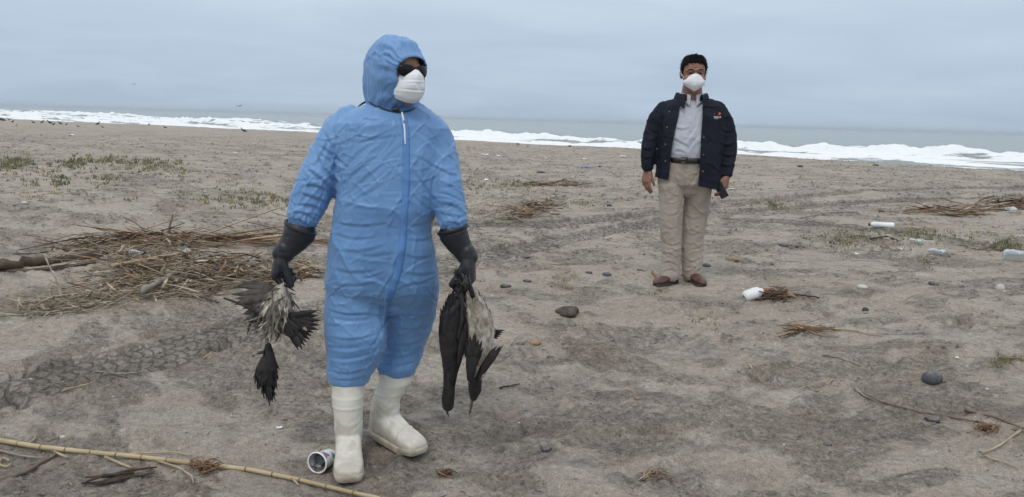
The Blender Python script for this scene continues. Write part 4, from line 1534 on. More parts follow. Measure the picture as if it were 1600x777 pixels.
M_TROU = cloth_mat('beige_cotton', (0.35, 0.30, 0.25), (0.42, 0.365, 0.31))
V, Q = voxel([loft_vf(tr_hip, 32, 2.3), loft_vf(tl_a, 24), loft_vf(tl_b, 24)], 0.0065, 4)
fo = Folds(V, normals(V, Q), 9)
fo.d += 0.004 * vnoise3(V * np.array((8, 8, 5.0)), 3)
crumple(fo, ((6.5, .0060, 7), (12.0, .0040, 8), (22., .0022, 9)))
for p, h, w in [([(1071, 262), (1070, 290), (1068, 318), (1068, 360)], -14, 2.4), ([(1050, 262), (1058, 280), (1066, 300)], 6, 2.4), ([(1046, 300), (1056, 306), (1067, 304)], 6, 2.2),
                ([(1096, 266), (1086, 284), (1074, 300)], 6, 2.4), ([(1034, 330), (1050, 336), (1066, 330)], 5, 2.6), ([(1034, 352), (1050, 358), (1066, 348)], 7, 2.6),
                ([(1034, 374), (1048, 384), (1064, 376)], 8, 2.6), ([(1034, 392), (1050, 396), (1062, 404)], 8, 2.6), ([(1034, 412), (1046, 406), (1062, 416)], 9, 2.4),
                ([(1034, 424), (1048, 418), (1062, 426)], 8, 2.2), ([(1072, 336), (1086, 344), (1104, 334)], 5, 2.6), ([(1072, 362), (1084, 368), (1098, 356)], 7, 2.6),
                ([(1072, 384), (1084, 378), (1097, 390)], 8, 2.6), ([(1070, 402), (1082, 410), (1096, 400)], 8, 2.4), ([(1068, 420), (1082, 414), (1096, 424)], 8, 2.2),
                ([(1048, 266), (1047, 300), (1048, 340)], 3, 1.6), ([(1108, 262), (1106, 285), (1104, 300)], -4, 1.2), ([(1036, 260), (1034, 280), (1031, 294)], -4, 1.2)]:
    fo.stroke(p, h * .45 if abs(h) < 12 else h * .5, w * .7, .9)
fo.strew((1028, 260, 1112, 340), 60, 10, 50, 24, 2.4, 1.5)
fo.strew((1030, 340, 1100, 432), 70, 8, 35, 20, 3.4, 1.5)
V1t = fo.apply()
P2(mobj('trousers', V1t, Q, M_TROU))

# shirt
M_SHIRT, nt, b = material('pale_grey_shirt', (0.50, 0.51, 0.56), .8, .2)
co = objco(nt, (1, 1, 1))
wv = nd(nt, 'ShaderNodeTexWave', i_Scale=60.0, i_Distortion=0.3)
nt.links.new(co, wv.inputs['Vector'])
cc = mixc(nt, (0.43, 0.44, 0.50), (0.52, 0.53, 0.58), wv.outputs['Fac'])
nt.links.new(cc, b.inputs['Base Color'])
bump_n(nt, b, noise_n(nt, co, 24, 5, .6, .6), .35, .008)
V, Q = voxel([loft_vf(tor2, 32, 2.25)], 0.008, 4)
fo = Folds(V, normals(V, Q), 12)
fo.d += 0.004 * vnoise3(V * 9.0, 3)
crumple(fo, ((8.0, .0055, 9), (15.0, .003, 4)))
for p, h, w in [([(1052, 196), (1066, 202), (1078, 198)], 6, 2.2), ([(1050, 215), (1064, 220), (1080, 230)], 7, 2.4), ([(1092, 196), (1080, 214), (1072, 226)], 7, 2.4),
                ([(1094, 214), (1084, 226), (1076, 240)], 7, 2.2), ([(1050, 236), (1062, 232), (1074, 240)], 7, 2.2), ([(1062, 170), (1060, 186), (1056, 200)], 5, 2.2),
                ([(1096, 170), (1092, 186), (1088, 200)], 5, 2.2), ([(1085, 160), (1084, 200), (1082, 245)], 3, 1.6), ([(1079, 160), (1078, 200), (1076, 245)], -2, .8)]:
    fo.stroke(p, h, w, .8)
fo.strew((1046, 160, 1102, 248), 50, 0, 60, 22, 2.6, 1.5)
Vs = fo.apply()
shirt = P2(mobj('shirt', Vs, Q, M_SHIRT))
hit_shirt = caster(Vs, Q)
for yy_ in (166, 178, 191, 204, 217, 230, 242):
    h = hit_shirt(1081 + (yy_ - 166) * -.04, yy_, .002)
    if h is not None:
        bt_ = mobj('button', *ball_vf(h[0], (.005, .003, .005), 8, 6), material('shirt_button', (.6, .6, .62), .4)[0])
        adopt(bt_, shirt)
for q in ([(1093, 172), (1100, 172.5)],):
    v, f = strip(hit_shirt, q, .8, .001, .002)
    o = mobj('pocket_edge', v, f, M_SHIRT); adopt(o, shirt)


def collar(M, r, rf, z0, h, drop, gap, flare, thick, mat, name, s=1.0, back=-.022, seed=0):
    """turned-down collar: a band round the neck whose front corners hang down"""
    V = []; n = 41
    for j, (zz, rr) in enumerate(((0, 0), (.55, .10), (1.0, .20), (1.02, .55), (.55, .80), (0.0, 1.0), (-.25, 1.08))):
        for i in range(n):
            u = i / (n - 1) * 2 - 1
            a = math.pi / 2 + gap + (2 * math.pi - 2 * gap) * (i / (n - 1))
            fr = abs(u) ** 6
            rad_ = r + flare * rr
            x = rad_ * math.cos(a); y = back + (rad_ * rf) * math.sin(a)
            z = z0 + h * zz - .020 * abs(u) ** 2 - (drop * fr * max(0, rr - .3) if rr > .3 else 0)
            y += .010 * fr * rr
            V.append((x * s, y * s, z * s + .002 * math.sin(i * 1.3 + seed)))
    F = [(j * n + i, j * n + i + 1, (j + 1) * n + i + 1, (j + 1) * n + i) for j in range(6) for i in range(n - 1)]
    o = mobj(name, xf(M, V), F, mat)
    sd = o.modifiers.new('t', 'SOLIDIFY'); sd.thickness = thick
    return o


CM = frame(at(1083.5, 114, YP - .01), rad(-4))
P2(collar(CM, .080, 1.05, -.185, .040, .050, rad(13), .024, .002, M_SHIRT, 'shirt_collar'))

# jacket
M_JKT = cloth_mat('navy_jacket_fabric', (0.010, 0.012, 0.020), (0.016, 0.018, 0.030), .75, 300, .3, 9)
jk = [sec(1064, 1104, 153, YP + .03, .095, yaw2), sec(1043, 1122, 157, YP + .02, .118, yaw2), sec(1032, 1130, 166, YP + .01, .135, yaw2), sec(1028, 1132, 182, YP, .148, yaw2),
      sec(1026, 1133, 205, YP, .158, yaw2), sec(1026, 1130, 232, YP - .01, .165, yaw2), sec(1025, 1127, 260, YP - .01, .166, yaw2), sec(1023, 1126, 284, YP, .168, yaw2), sec(1023, 1126, 310, YP, .168, yaw2)]
V, Q = voxel([loft_vf(jk, 36, 2.4), limb(ja), limb(jb)], 0.0085, 6)
fo = Folds(V, normals(V, Q), 15)
fo.d += 0.004 * vnoise3(V * np.array((9, 9, 6.0)), 3)
crumple(fo, ((7.0, .0070, 5), (13.0, .0045, 6), (24., .0025, 7)))
for p, h, w in [([(1014, 200), (1022, 206), (1032, 204)], 8, 2.4), ([(1008, 216), (1016, 220), (1026, 214)], 9, 2.4), ([(1004, 230), (1012, 234), (1022, 230)], 9, 2.4),
                ([(1004, 244), (1012, 248), (1022, 242)], 8, 2.2), ([(1126, 200), (1136, 206), (1146, 202)], 8, 2.4), ([(1126, 222), (1138, 228), (1150, 220)], 11, 2.6),
                ([(1126, 238), (1138, 244), (1150, 240)], 11, 2.6), ([(1126, 254), (1136, 260), (1146, 256)], 10, 2.4), ([(1033, 170), (1034, 190), (1032, 215)], -7, 1.6),
                ([(1122, 168), (1124, 190), (1124, 220)], -7, 1.6), ([(1036, 240), (1030, 255), (1028, 270)], 5, 2.2), ([(1110, 220), (1116, 240), (1114, 270)], 6, 2.6),
                ([(1098, 200), (1108, 216), (1120, 226)], 6, 2.2), ([(1106, 168), (1114, 168.5), (1121, 168)], 4, 1.0)]:
    fo.stroke(p, h * .9, w * .8, .8)
fo.strew((1022, 165, 1132, 296), 40, 80, 30, 34, 1.8, 1.6)
fo.strew((1002, 180, 1026, 262), 30, 15, 30, 16, 2.4, 1.3)
fo.strew((1124, 180, 1152, 270), 34, 5, 30, 18, 2.6, 1.3)
Vj = fo.apply()
bm = bmesh_from = None
import bmesh
bm = bmesh.new()
me = mesh_from('tmp', Vj, Q)
bm.from_mesh(me); bpy.data.meshes.remove(me)


def vplane(p0, p1):
    a = at(*p0, YP - .15); b_ = at(*p1, YP - .15)
    n = nrm(np.cross(b_ - a, (0, 1, 0)))
    return a, n


cuts = [((1068, 150), (1050, 228)), ((1050, 228), (1043, 300)), ((1101, 150), (1094, 228)), ((1094, 228), (1090, 300))]
pl = [vplane(*c) for c in cuts]
for (a, n) in pl:
    bmesh.ops.bisect_plane(bm, geom=bm.verts[:] + bm.edges[:] + bm.faces[:], plane_co=Vector(a), plane_no=Vector(n), dist=1e-5)
# hem: slightly higher on the side of the right hand
h0 = at(1020, 276, YP); h1 = at(1126, 297, YP)
hn = nrm(np.cross(h1 - h0, (0, 1, 0)))
if hn[2] > 0: hn = -hn
res = bmesh.ops.bisect_plane(bm, geom=bm.verts[:] + bm.edges[:] + bm.faces[:], plane_co=Vector(h0), plane_no=Vector(hn), dist=1e-5)
rm = []
cen_ = at(1076, 228, YP - .15)
armlim_a = at(1019, 270, YP)[0]; armlim_b = at(1127.5, 285, YP)[0]
for fc in bm.faces:
    c = np.array(fc.calc_center_median())
    x_, y_ = prow(c[None])
    x_, y_ = x_[0], y_[0]
    low = np.dot(c - h0, hn) > 0
    if low and 1021 < x_ < 1127.0:
        rm.append(fc); continue
    if c[1] < YP - .02:
        up_ = y_ < 228
        (aL, nL), (aR, nR) = (pl[0], pl[2]) if up_ else (pl[1], pl[3])
        if np.dot(c - aL, nL) * np.dot(cen_ - aL, nL) > 0 and np.dot(c - aR, nR) * np.dot(cen_ - aR, nR) > 0: rm.append(fc)
    # neck hole
    if c[2] > at(1083, 153.5, YP)[2] and 1060 < x_ < 1106: rm.append(fc)
bmesh.ops.delete(bm, geom=list(set(rm)), context='FACES')
me = bpy.data.meshes.new('jacket')
bm.to_mesh(me); bm.free()
me.polygons.foreach_set('use_smooth', np.ones(len(me.polygons), dtype=bool))
me.materials.append(M_JKT)
jacket = link(bpy.data.objects.new('jacket', me))
sd = jacket.modifiers.new('t', 'SOLIDIFY'); sd.thickness = .006; sd.offset = -1
P2(jacket)


def J2(o):
    adopt(o, jacket)
    return o


J2(collar(CM, .098, 1.08, -.200, .052, .050, rad(30), .034, .005, M_JKT, 'collar', back=-.012, seed=2))
hit_j = caster(Vj, Q)
M_SNAP = material('steel_snap', (.22, .22, .24), .45, Metallic=.8)[0]
for q in ((1046, 175), (1042.5, 199), (1040, 226), (1026, 233), (1040, 252), (1099, 242), (1099.5, 215), (1098, 268)):
    h = hit_j(*q, .003)
    if h is not None: J2(mobj('snap', *ball_vf(h[0], (.006, .003, .006), 10, 6), M_SNAP))
for q in ([(1105, 166), (1113, 167), (1122, 166)],):
    v, f = strip(hit_j, q, 1.6, .002, .004); J2(mobj('pocket_flap', v, f, M_JKT))
M_OR = material('orange_thread', (.62, .14, .05), .8)[0]; M_WH = material('white_thread', (.72, .74, .80), .8)[0]; M_RD = material('dark_red_thread', (.16, .03, .05), .8)[0]
for q, w, mt, nm in (([(1123.2, 180.2), (1124.6, 176)], 1.1, M_OR, 'logo_mark'), ([(1125.2, 176.6), (1124.6, 179.6)], .7, M_OR, 'logo_mark'), ([(1116, 177.5), (1116.3, 180.5)], .7, M_RD, 'logo_mark')):
    v, f = strip(hit_j, q, w, .004, .001); J2(mobj(nm, v, f, mt))
for x0, x1, y0, w in ((1115, 1116.4, 183.2, .75), (1117, 1118.6, 183.5, .6), (1119.2, 1121, 183.2, .75), (1121.6, 1123.2, 183.5, .6), (1123.8, 1126, 183.4, .8), (1115.6, 1118, 185.6, .3), (1118.5, 1122, 185.8, .3)):
    v, f = strip(hit_j, [(x0, y0), (x1, y0)], w, .004, .001); J2(mobj('logo_lettering', v, f, M_WH))
# belt and buckle
M_BELT = material('dark_leather', (.020, .015, .013), .4, .5)[0]
bc = [sec(1038.5, 1108.5, y, YP - .002, .1415, yaw2) for y in (245.5, 246, 250, 254, 254.5)]
BV = []; n = 48
for (c, l, f_, a, b_), g in zip(bc, (-.006, .004, .006, .004, -.006)):
    for k in range(n):
        q = 2 * math.pi * k / n; e = 2 / 2.3
        cq, sq = math.cos(q), math.sin(q)
        BV.append(c + l * (a + g) * math.copysign(abs(cq) ** e, cq) + f_ * (b_ + g) * math.copysign(abs(sq) ** e, sq))
BF = [(i * n + k, i * n + (k + 1) % n, (i + 1) * n + (k + 1) % n, (i + 1) * n + k) for i in range(4) for k in range(n)]
belt = P2(mobj('belt', BV, BF, M_BELT))
bk = at(1069, 250, YP - .156)
bkm = MB()
bkm.tube([bk + np.array(q) for q in ((-.024, 0, -.018), (.024, 0, -.018), (.024, 0, .018), (-.024, 0, .018), (-.024, 0, -.018), (.024, 0, -.018))], .0045, 8)
bkm.tube([bk + np.array((-.024, 0, 0)), bk + np.array((.024, -.002, 0))], .003, 6)
o = bkm.obj('buckle', material('brass_buckle', (.16, .14, .12), .4, Metallic=.9)[0]); adopt(o, belt)

# shoes
M_SHOE = mottled('brown_leather_shoe', (.075, .032, .024), (.12, .055, .042), .45, 30, 4, spec=.5)
M_SHOESOLE = material('dark_shoe_sole', (.03, .022, .02), .7)[0]
SH = [(-.085, .022, .050), (-.075, .030, .070), (-.04, .036, .085), (.0, .038, .085), (.05, .042, .070), (.10, .047, .055), (.14, .046, .048), (.17, .038, .042), (.190, .022, .034)]


def shoe(px, py, Y, yaw):
    Fd = np.array((math.sin(yaw), -math.cos(yaw), 0)); Ld = np.array((math.cos(yaw), math.sin(yaw), 0)); Up = np.array((0, 0, 1.0))
    a = at(px, py, Y); z0 = gz(a[0], Y) + .012
    o = np.array((a[0], Y, z0))
    V, Q = voxel([loft_vf([(o + Fd * f + Up * (h + .004) / 2, Ld, Up, w, (h - .004) / 2) for f, w, h in SH], 22, 2.4)], .005, 4)
    N = normals(V, Q); q = V - o; fx = q @ Fd
    V = V + N * (-.003 * np.exp(-((fx - .115) / .004) ** 2) - .002 * np.exp(-((fx - .05) / .003) ** 2))[:, None]
    s = P2(mobj('shoe', V, Q, M_SHOE))
    ring = [(f * .99, w - .001) for f, w, h in SH] + [(f * .99, -w + .001) for f, w, h in SH[::-1]]
    m = len(ring)
    SV = [o + Fd * f + Ld * w + Up * zz for zz in (-.012, .010) for f, w in ring]
    SF = [(k, (k + 1) % m, m + (k + 1) % m, m + k) for k in range(m)] + [tuple(range(m)), tuple(range(m, 2 * m))]
    so = mobj('sole', SV, SF, M_SHOESOLE); adopt(so, s)


shoe(1047, 436, YP - .02, rad(-48))
shoe(1082, 436, YP + .05, rad(14))

# phone in the hand
ph_c = at(1126.5, 297, YP - .10)
phone = MB()
ux = nrm(at(1133, 307, YP - .08) - at(1122, 288, YP - .07)); uw = nrm(np.array((.75, -.55, .35)) - ux * np.dot((.75, -.55, .35), ux)); un = np.cross(ux, uw)
V = []; F = []
out = [(-1, -.92), (-.96, -.98), (-.88, -1), (.88, -1), (.96, -.98), (1, -.92), (1, .92), (.96, .98), (.88, 1), (-.88, 1), (-.96, .98), (-1, .92)]
for t_, g in ((-1, .96), (-.6, 1), (.6, 1), (1, .96)):
    for a, b_ in out: V.append(ux * a * .066 * g + uw * b_ * .033 * g + un * t_ * .0048)
for i in range(3):
    for k in range(12): F.append((i * 12 + k, i * 12 + (k + 1) % 12, (i + 1) * 12 + (k + 1) % 12, (i + 1) * 12 + k))
F += [tuple(range(12)), tuple(range(36, 48))]
pht = tag(empty('phone', ph_c), 'dark phone held low in the hand of the man in the navy jacket', 'phone')
mobj('case', V, F, material('phone_case', (.02, .022, .035), .35, .5)[0], pht, smooth=False)
sv = [ux * a * .060 + uw * b_ * .029 + un * z_ for z_ in (-.0052, -.0058) for a, b_ in ((-1, -1), (1, -1), (1, 1), (-1, 1))]
mobj('screen', sv, [(0, 1, 2, 3), (4, 5, 6, 7), (0, 1, 5, 4), (1, 2, 6, 5), (2, 3, 7, 6), (3, 0, 4, 7)], material('phone_glass', (.008, .008, .012), .08, .6)[0], pht, smooth=False)

# ------------------------------------------------------------------ dead seabirds held in the gloves
def plumage(name, c1, c2, rough=.6, sc=25, spec=.35):
    m, nt, b = material(name, c1, rough, spec)
    co = objco(nt)
    r = ramp(nt, [(.38, c1), (.62, c2)])
    nt.links.new(noise_n(nt, co, sc, 6, .65, .5), r.inputs[0])
    nt.links.new(r.outputs[0], b.inputs['Base Color'])
    bump_n(nt, b, noise_n(nt, objco(nt, (1, 1, .35)), 140, 4, .6), .5, .003)
    return m


M_DARKF = plumage('black_brown_plumage', (.010, .0095, .010), (.030, .027, .026))
M_GREYF = plumage('faded_grey_plumage', (.075, .066, .056), (.20, .18, .155), .8)
M_BRNF = plumage('grey_brown_plumage', (.045, .038, .034), (.11, .095, .084), .75)
M_WHITEF = plumage('dirty_white_plumage', (.22, .19, .145), (.56, .52, .44), .85, 18)
M_BONE = mottled('dry_bone_and_sinew', (.20, .14, .09), (.38, .32, .24), .7, 40)
M_WEB = mottled('dark_webbed_foot', (.018, .017, .018), (.05, .045, .045), .45, 40)
M_BEAK = mottled('horn_beak', (.04, .035, .03), (.12, .10, .08), .4, 60)


def feather_vf(base, tip, width, side=None, droop=0.0, n=7, cup=.25, thick=.0006, r=None):
    base = np.asarray(base, float); tip = np.asarray(tip, float)
    ax = tip - base; L = np.linalg.norm(ax); t = ax / (L + 1e-9)
    s = nrm(np.cross(t, (0, -1, 0)) if side is None else np.asarray(side, float) - t * np.dot(side, t))
    up = np.cross(s, t)
    V = []
    for lay in (1, -1):
        for i in range(n):
            q = i / (n - 1)
            w = width * min(1, .22 + 2.6 * q) * (1 - q ** 4 * .96) * (1 + .10 * math.sin(q * 17 + L * 90))
            c = base + ax * q + np.array((0, 0, -1)) * droop * q * q * L + up * .06 * L * math.sin(q * 3.0)
            for k in (-1, -.45, 0, .45, 1):
                V.append(c + s * w * k * .5 - up * abs(k) * cup * w * .5 + up * lay * thick + t * abs(k) * -.25 * w)
    F = []
    for lay in (0, 1):
        o = lay * n * 5
        for i in range(n - 1):
            for k in range(4):
                a = o + i * 5 + k
                F.append((a, a + 1, a + 6, a + 5) if lay == 0 else (a, a + 5, a + 6, a + 1))
    return V, F


def sub(o, par): return adopt(o, par)


def bird_root(p, label):
    return tag(empty('dead_seabird', p), label, 'dead bird')


def body_line(pts, flat=1.0):
    P = [at(a, b, c) for a, b, c, r in pts]
    return P, [r[3] * flat * mpp(p) for r, p in zip(pts, P)]


def cover(P, R, n, lng, wid, direction, mb, r, halfdeg=360, ang0=0, lift=.3, jitter=.25, flat=1.0):
    """small body feathers lying over a tapering body"""
    P = np.array(P); R = np.array(R)
    seg = np.concatenate([[0], np.cumsum(np.linalg.norm(np.diff(P, axis=0), axis=1))])
    for i in range(n):
        q = seg[-1] * (i + r.random()) / n
        c = np.array([np.interp(q, seg, P[:, k]) for k in range(3)]); rr = np.interp(q, seg, R)
        q2 = min(q + .01, seg[-1]); c2 = np.array([np.interp(q2, seg, P[:, k]) for k in range(3)])
        t = nrm(c2 - c) if q2 > q else nrm(P[-1] - P[-2])
        u = nrm(np.cross(t, (0, 1, 0))); w = np.cross(t, u)
        a = math.radians(ang0 + (r.random() - .5) * halfdeg)
        nr = u * math.cos(a) + w * math.sin(a)
        d = nrm(t * direction + nr * lift * r.random() + r.normal(size=3) * jitter)
        b = c + nr * rr * .97
        L = lng * r.uniform(.6, 1.3)
        v, f = feather_vf(b, b + d * L, wid * r.uniform(.7, 1.3), side=np.cross(d, nr), droop=.05, n=4, cup=.2)
        mb.add(v, f)


def wing(par, root, name, mat, arm, feathers, r, armr=.012):
    w = sub(mobj(name, *capsule_vf([at(*p) for p in arm], [armr * q for q in np.linspace(1.1, .6, len(arm))], 10), mat), par)
    for i, (b, t, wd, dr) in enumerate(feathers):
        v, f = feather_vf(at(*b), at(*t), wd, droop=dr, cup=.25)
        sub(mobj('flight_feather', v, f, mat, smooth=True), w)
    return w


rb = np.random.default_rng(21)
# --- the torn grey and white one under the glove on the left
YA = 3.0
bA = bird_root(at(435, 448, YA), 'torn grey and white dead seabird with spread wings hanging beside the reed pile')
P, R = body_line([(440, 446, YA, 7), (437, 462, YA, 17), (434, 482, YA, 23), (428, 500, YA, 17), (420, 512, YA, 8)])
sub(mobj('body', *capsule_vf(P, R, 18), M_WHITEF), bA)
mb = MB()
cover(P, R, 380, .046, .0075, 1.0, mb, rb, 330, -90, .25, .32)
o = sub(mb.obj('breast_plumage', M_WHITEF), bA)
o['kind'] = 'stuff'
mb = MB()
cover(P, R, 200, .066, .008, 1.0, mb, rb, 300, 20, .35, .5)
sub(mb.obj('flank_plumage', M_GREYF), bA)['kind'] = 'stuff'
fl = []
for i, a in enumerate(np.linspace(0, 1, 13)):
    bx, by = 436 - 26 * a * .4, 450 + 34 * a
    tx, ty = 395 - 30 * (1 - abs(a - .35) * 1.1) + rb.normal() * 3, 438 + 68 * a + rb.normal() * 3
    fl.append(((bx, by, YA + .02 - a * .02), (tx, ty, YA + .05 - .05 * a), .030, .06))
wing(bA, None, 'wing', M_BRNF, [(440, 450, YA), (424, 458, YA), (412, 474, YA), (404, 488, YA)], fl, rb, .010)
fl = []
for i, a in enumerate(np.linspace(0, 1, 12)):
    ang = math.radians(-14 + 82 * a)
    L = 62 - 16 * a + rb.normal() * 3
    bx, by = 440 + 8 * a, 498 + 6 * a
    fl.append(((bx, by, YA - .02), (bx + L * math.cos(ang), by + L * math.sin(ang) * .95 - 2, YA - .06 + .03 * rb.random()), .030, .04))
for i in range(9):
    a = rb.random(); ang = math.radians(-5 + 80 * a)
    fl.append(((436, 494, YA - .03), (438 + 34 * math.cos(ang), 498 + 34 * math.sin(ang), YA - .05), .026, .05))
wing(bA, None, 'wing', M_DARKF, [(434, 486, YA - .02), (444, 500, YA - .03), (458, 512, YA - .04), (470, 522, YA - .04)], fl, rb, .009)
sub(mobj('wing_bone', *tube_vf([at(350, 466, YA + .02), at(378, 476, YA), at(402, 488, YA - .02), at(420, 497, YA - .02)], [.004, .0055, .0065, .006], 8), M_DARKF), bA)
sub(mobj('wing_bone', *tube_vf([at(398, 489, YA - .02), at(391, 506, YA - .02), at(386, 524, YA - .02)], [.006, .005, .001], 8), M_DARKF), bA)
sub(mobj('wing_bone', *tube_vf([at(402, 492, YA - .02), at(415, 485, YA - .03), at(424, 470, YA - .04)], [.005, .006, .004], 8), M_DARKF), bA)
sub(mobj('neck', *tube_vf([at(415, 500, YA), at(414, 516, YA), at(417, 532, YA), at(419, 552, YA), at(419, 562, YA)], [.010, .006, .0065, .010, .015], 10), M_BONE), bA)
P, R = body_line([(419, 540, YA, 5), (420, 556, YA, 9), (418, 570, YA, 15), (416, 586, YA, 16), (417, 600, YA, 10), (420, 614, YA, 4)])
hd = sub(mobj('head', *capsule_vf(P, R, 16), M_DARKF), bA)
mb = MB()
cover(P, R, 150, .040, .012, 1.0, mb, rb, 360, 0, .16, .14)
o = sub(mb.obj('head_feathers', M_DARKF), hd); o['kind'] = 'stuff'
sub(mobj('beak', *tube_vf([at(418, 610, YA), at(420, 622, YA), at(421, 634, YA)], [.009, .006, .002], 8), M_BEAK), hd)
v, f = feather_vf(at(420, 548, YA), at(400, 553, YA), .016); sub(mobj('loose_feather', v, f, M_BRNF), bA)
v, f = feather_vf(at(424, 556, YA), at(437, 578, YA), .014); sub(mobj('loose_feather', v, f, M_DARKF), bA)
v, f = feather_vf(at(426, 585, YA), at(436, 592, YA), .020); sub(mobj('loose_feather', v, f, M_DARKF), bA)
v, f = feather_vf(at(474, 512, YA - .07), at(480, 517, YA - .07), .012); sub(mobj('loose_feather', v, f, M_WHITEF), bA)
for q in ([(441, 436), (437, 450), (434, 462)], [(434, 438), (440, 452), (446, 464)]):
    sub(mobj('leg', *tube_vf([at(a, b, YA) for a, b in q], [.006, .005, .007], 8), M_BONE), bA)

# --- the all-dark one
YD = 3.02
bD = bird_root(at(724, 446, YD), 'black dead seabird hanging straight head down by its feet, nearer the blue coverall')
P, R = body_line([(722, 455, YD, 6), (716, 470, YD, 13), (710, 492, YD, 19), (708, 516, YD, 20), (707, 540, YD, 18), (706, 562, YD, 14), (704, 582, YD, 10), (702, 604, YD, 8), (700, 622, YD, 9), (700, 634, YD, 8)], 1.14)
sub(mobj('body', *capsule_vf(P, R, 20), M_DARKF), bD)
mb = MB()
cover(P[:7], R[:7], 420, .034, .011, -1.0, mb, rb, 360, 0, .05, .09)
sub(mb.obj('body_plumage', M_DARKF), bD)['kind'] = 'stuff'
mb = MB()
cover(P[6:], R[6:], 120, .014, .006, -1.0, mb, rb, 360, 0, .04, .08)
hd = sub(mb.obj('head', M_DARKF), bD)
sub(mobj('beak', *tube_vf([at(699, 638, YD), at(699, 646, YD), at(702, 652, YD)], [.008, .0045, .001], 8), M_BEAK), hd)
fl = [((722 + i * .6, 482 + i * 5, YD - .05), (726 - i * 1.6 + rb.normal(), 540 + i * 5 + rb.normal() * 2, YD - .06), .024, 0) for i in range(7)]
wing(bD, None, 'wing', M_DARKF, [(722, 462, YD - .03), (724, 480, YD - .05), (722, 505, YD - .06), (716, 528, YD - .06)], fl, rb, .013)
fl = [((694 + i * .8, 490 + i * 6, YD - .02), (697 + i, 552 + i * 3 + rb.normal() * 2, YD - .03), .020, 0) for i in range(5)]
wing(bD, None, 'wing', M_DARKF, [(708, 470, YD), (698, 490, YD - .02), (695, 520, YD - .02)], fl, rb, .011)


def legs(par, lines, webs):
    for q in lines:
        sub(mobj('leg', *tube_vf([at(a, b, c) for a, b, c in q], [.0055, .005, .0065, .009], 8), M_WEB), par)
    for (c, tips) in webs:
        cc = at(*c)
        T = [at(*t) for t in tips]
        V = [cc]; F = []
        for i, t in enumerate(T):
            V.append(t)
            if i < len(T) - 1: V.append((t + T[i + 1]) / 2 * .9 + cc * .1)
        k = len(V)
        V += [v + np.array((0, .002, 0)) for v in V]
        for i in range(1, k - 1): F += [(0, i, i + 1), (k, k + i + 1, k + i)]
        for i in range(0, k): F.append((i, (i + 1) % k, k + (i + 1) % k, k + i))
        ft = sub(mobj('foot', V, F, M_WEB, smooth=False), par)
        for t in T: sub(mobj('toe', *tube_vf([cc, (cc + t) / 2 + np.array((0, -.002, .001)), t], [.0045, .005, .0035], 7), M_WEB), ft)


legs(bD, [[(716, 430, YD - .05), (720, 442, YD - .05), (724, 454, YD - .03), (722, 466, YD)], [(722, 428, YD - .06), (726, 442, YD - .05), (728, 456, YD - .03), (722, 470, YD)]],
     [((716, 432, YD - .06), ((709, 426, YD - .08), (712, 421, YD - .08), (718, 418, YD - .07))), ((720, 440, YD - .06), ((710, 437, YD - .08), (712, 444, YD - .08), (719, 447, YD - .07)))])

# --- the one with the pale belly
YC = 2.98
bC = bird_root(at(734, 446, YC), 'dead seabird with a pale belly and half open dark wings, outermost in the glove')
P, R = body_line([(736, 458, YC, 6), (741, 472, YC, 13), (747, 494, YC, 18), (751, 520, YC, 20), (750, 546, YC, 19), (746, 570, YC, 15), (741, 592, YC, 10)], 1.1)
sub(mobj('body', *capsule_vf(P, R, 20), M_WHITEF), bC)
mb = MB()
cover(P, R, 420, .030, .008, -1.0, mb, rb, 360, 0, .07, .16)
sub(mb.obj('belly_plumage', M_WHITEF), bC)['kind'] = 'stuff'
mb = MB()
cover([p + np.array((-.012, .0, 0)) for p in P[:5]], R[:5], 130, .042, .013, 1.0, mb, rb, 90, 180, .15, .15)
sub(mb.obj('back_plumage', M_DARKF), bC)['kind'] = 'stuff'
P2_, R2_ = body_line([(743, 588, YC, 10.5), (742, 600, YC, 10.5), (742, 611, YC, 10), (740, 621, YC, 6)])
hd = sub(mobj('head', *capsule_vf(P2_, R2_, 16), M_DARKF), bC)
sub(mobj('beak', *tube_vf([at(740, 618, YC), at(737, 630, YC), at(735, 642, YC), at(733, 648, YC)], [.010, .006, .0045, .002], 8), M_BEAK), hd)
fl = []
for i in range(11):
    a = i / 10
    fl.append(((733 + 4 * a, 584 - 6 * a, YC - .06), (734 + 22 * a + rb.normal(), 524 - 8 * math.sin(a * 3) + 4 * rb.normal() + 22 * a * a, YC - .07 + .01 * rb.random()), .022, 0))
for i in range(7):
    a = i / 6
    fl.append(((734 + 3 * a, 594, YC - .065), (731 + 14 * a, 556 - 4 * a + 3 * rb.normal(), YC - .075), .020, 0))
wing(bC, None, 'wing', M_DARKF, [(742, 598, YC - .03), (735, 592, YC - .05), (732, 570, YC - .06), (733, 545, YC - .06)], fl, rb, .015)
fl = []
for i in range(8):
    a = i / 7
    fl.append(((745 + 4 * a, 592 - 8 * a, YC - .04), (786 - 22 * a + rb.normal(), 541 + 8 * a + rb.normal(), YC - .05 + .02 * a), .020 + .008 * a, -.05))
wing(bC, None, 'wing', M_DARKF, [(744, 600, YC - .03), (750, 584, YC - .04), (758, 568, YC - .045), (768, 555, YC - .05)], fl, rb, .011)
tl = sub(mobj('tail', *capsule_vf([at(758, 520, YC + .03), at(768, 521, YC + .03)], [.012, .008], 8), M_DARKF), bC)
for i in range(5):
    v, f = feather_vf(at(764, 518 + i * 1.5, YC + .03), at(789 - i * 2.5, 516 + i * 3.4, YC + .03), .012); sub(mobj('tail_feather', v, f, M_DARKF), tl)
legs(bC, [[(727, 430, YC - .04), (731, 444, YC - .05), (736, 458, YC - .04), (740, 472, YC)], [(732, 430, YC - .03), (735, 444, YC - .05), (739, 458, YC - .04), (742, 472, YC)]],
     [((729, 434, YC - .05), ((722, 446, YC - .07), (726, 452, YC - .07), (732, 454, YC - .06)))])

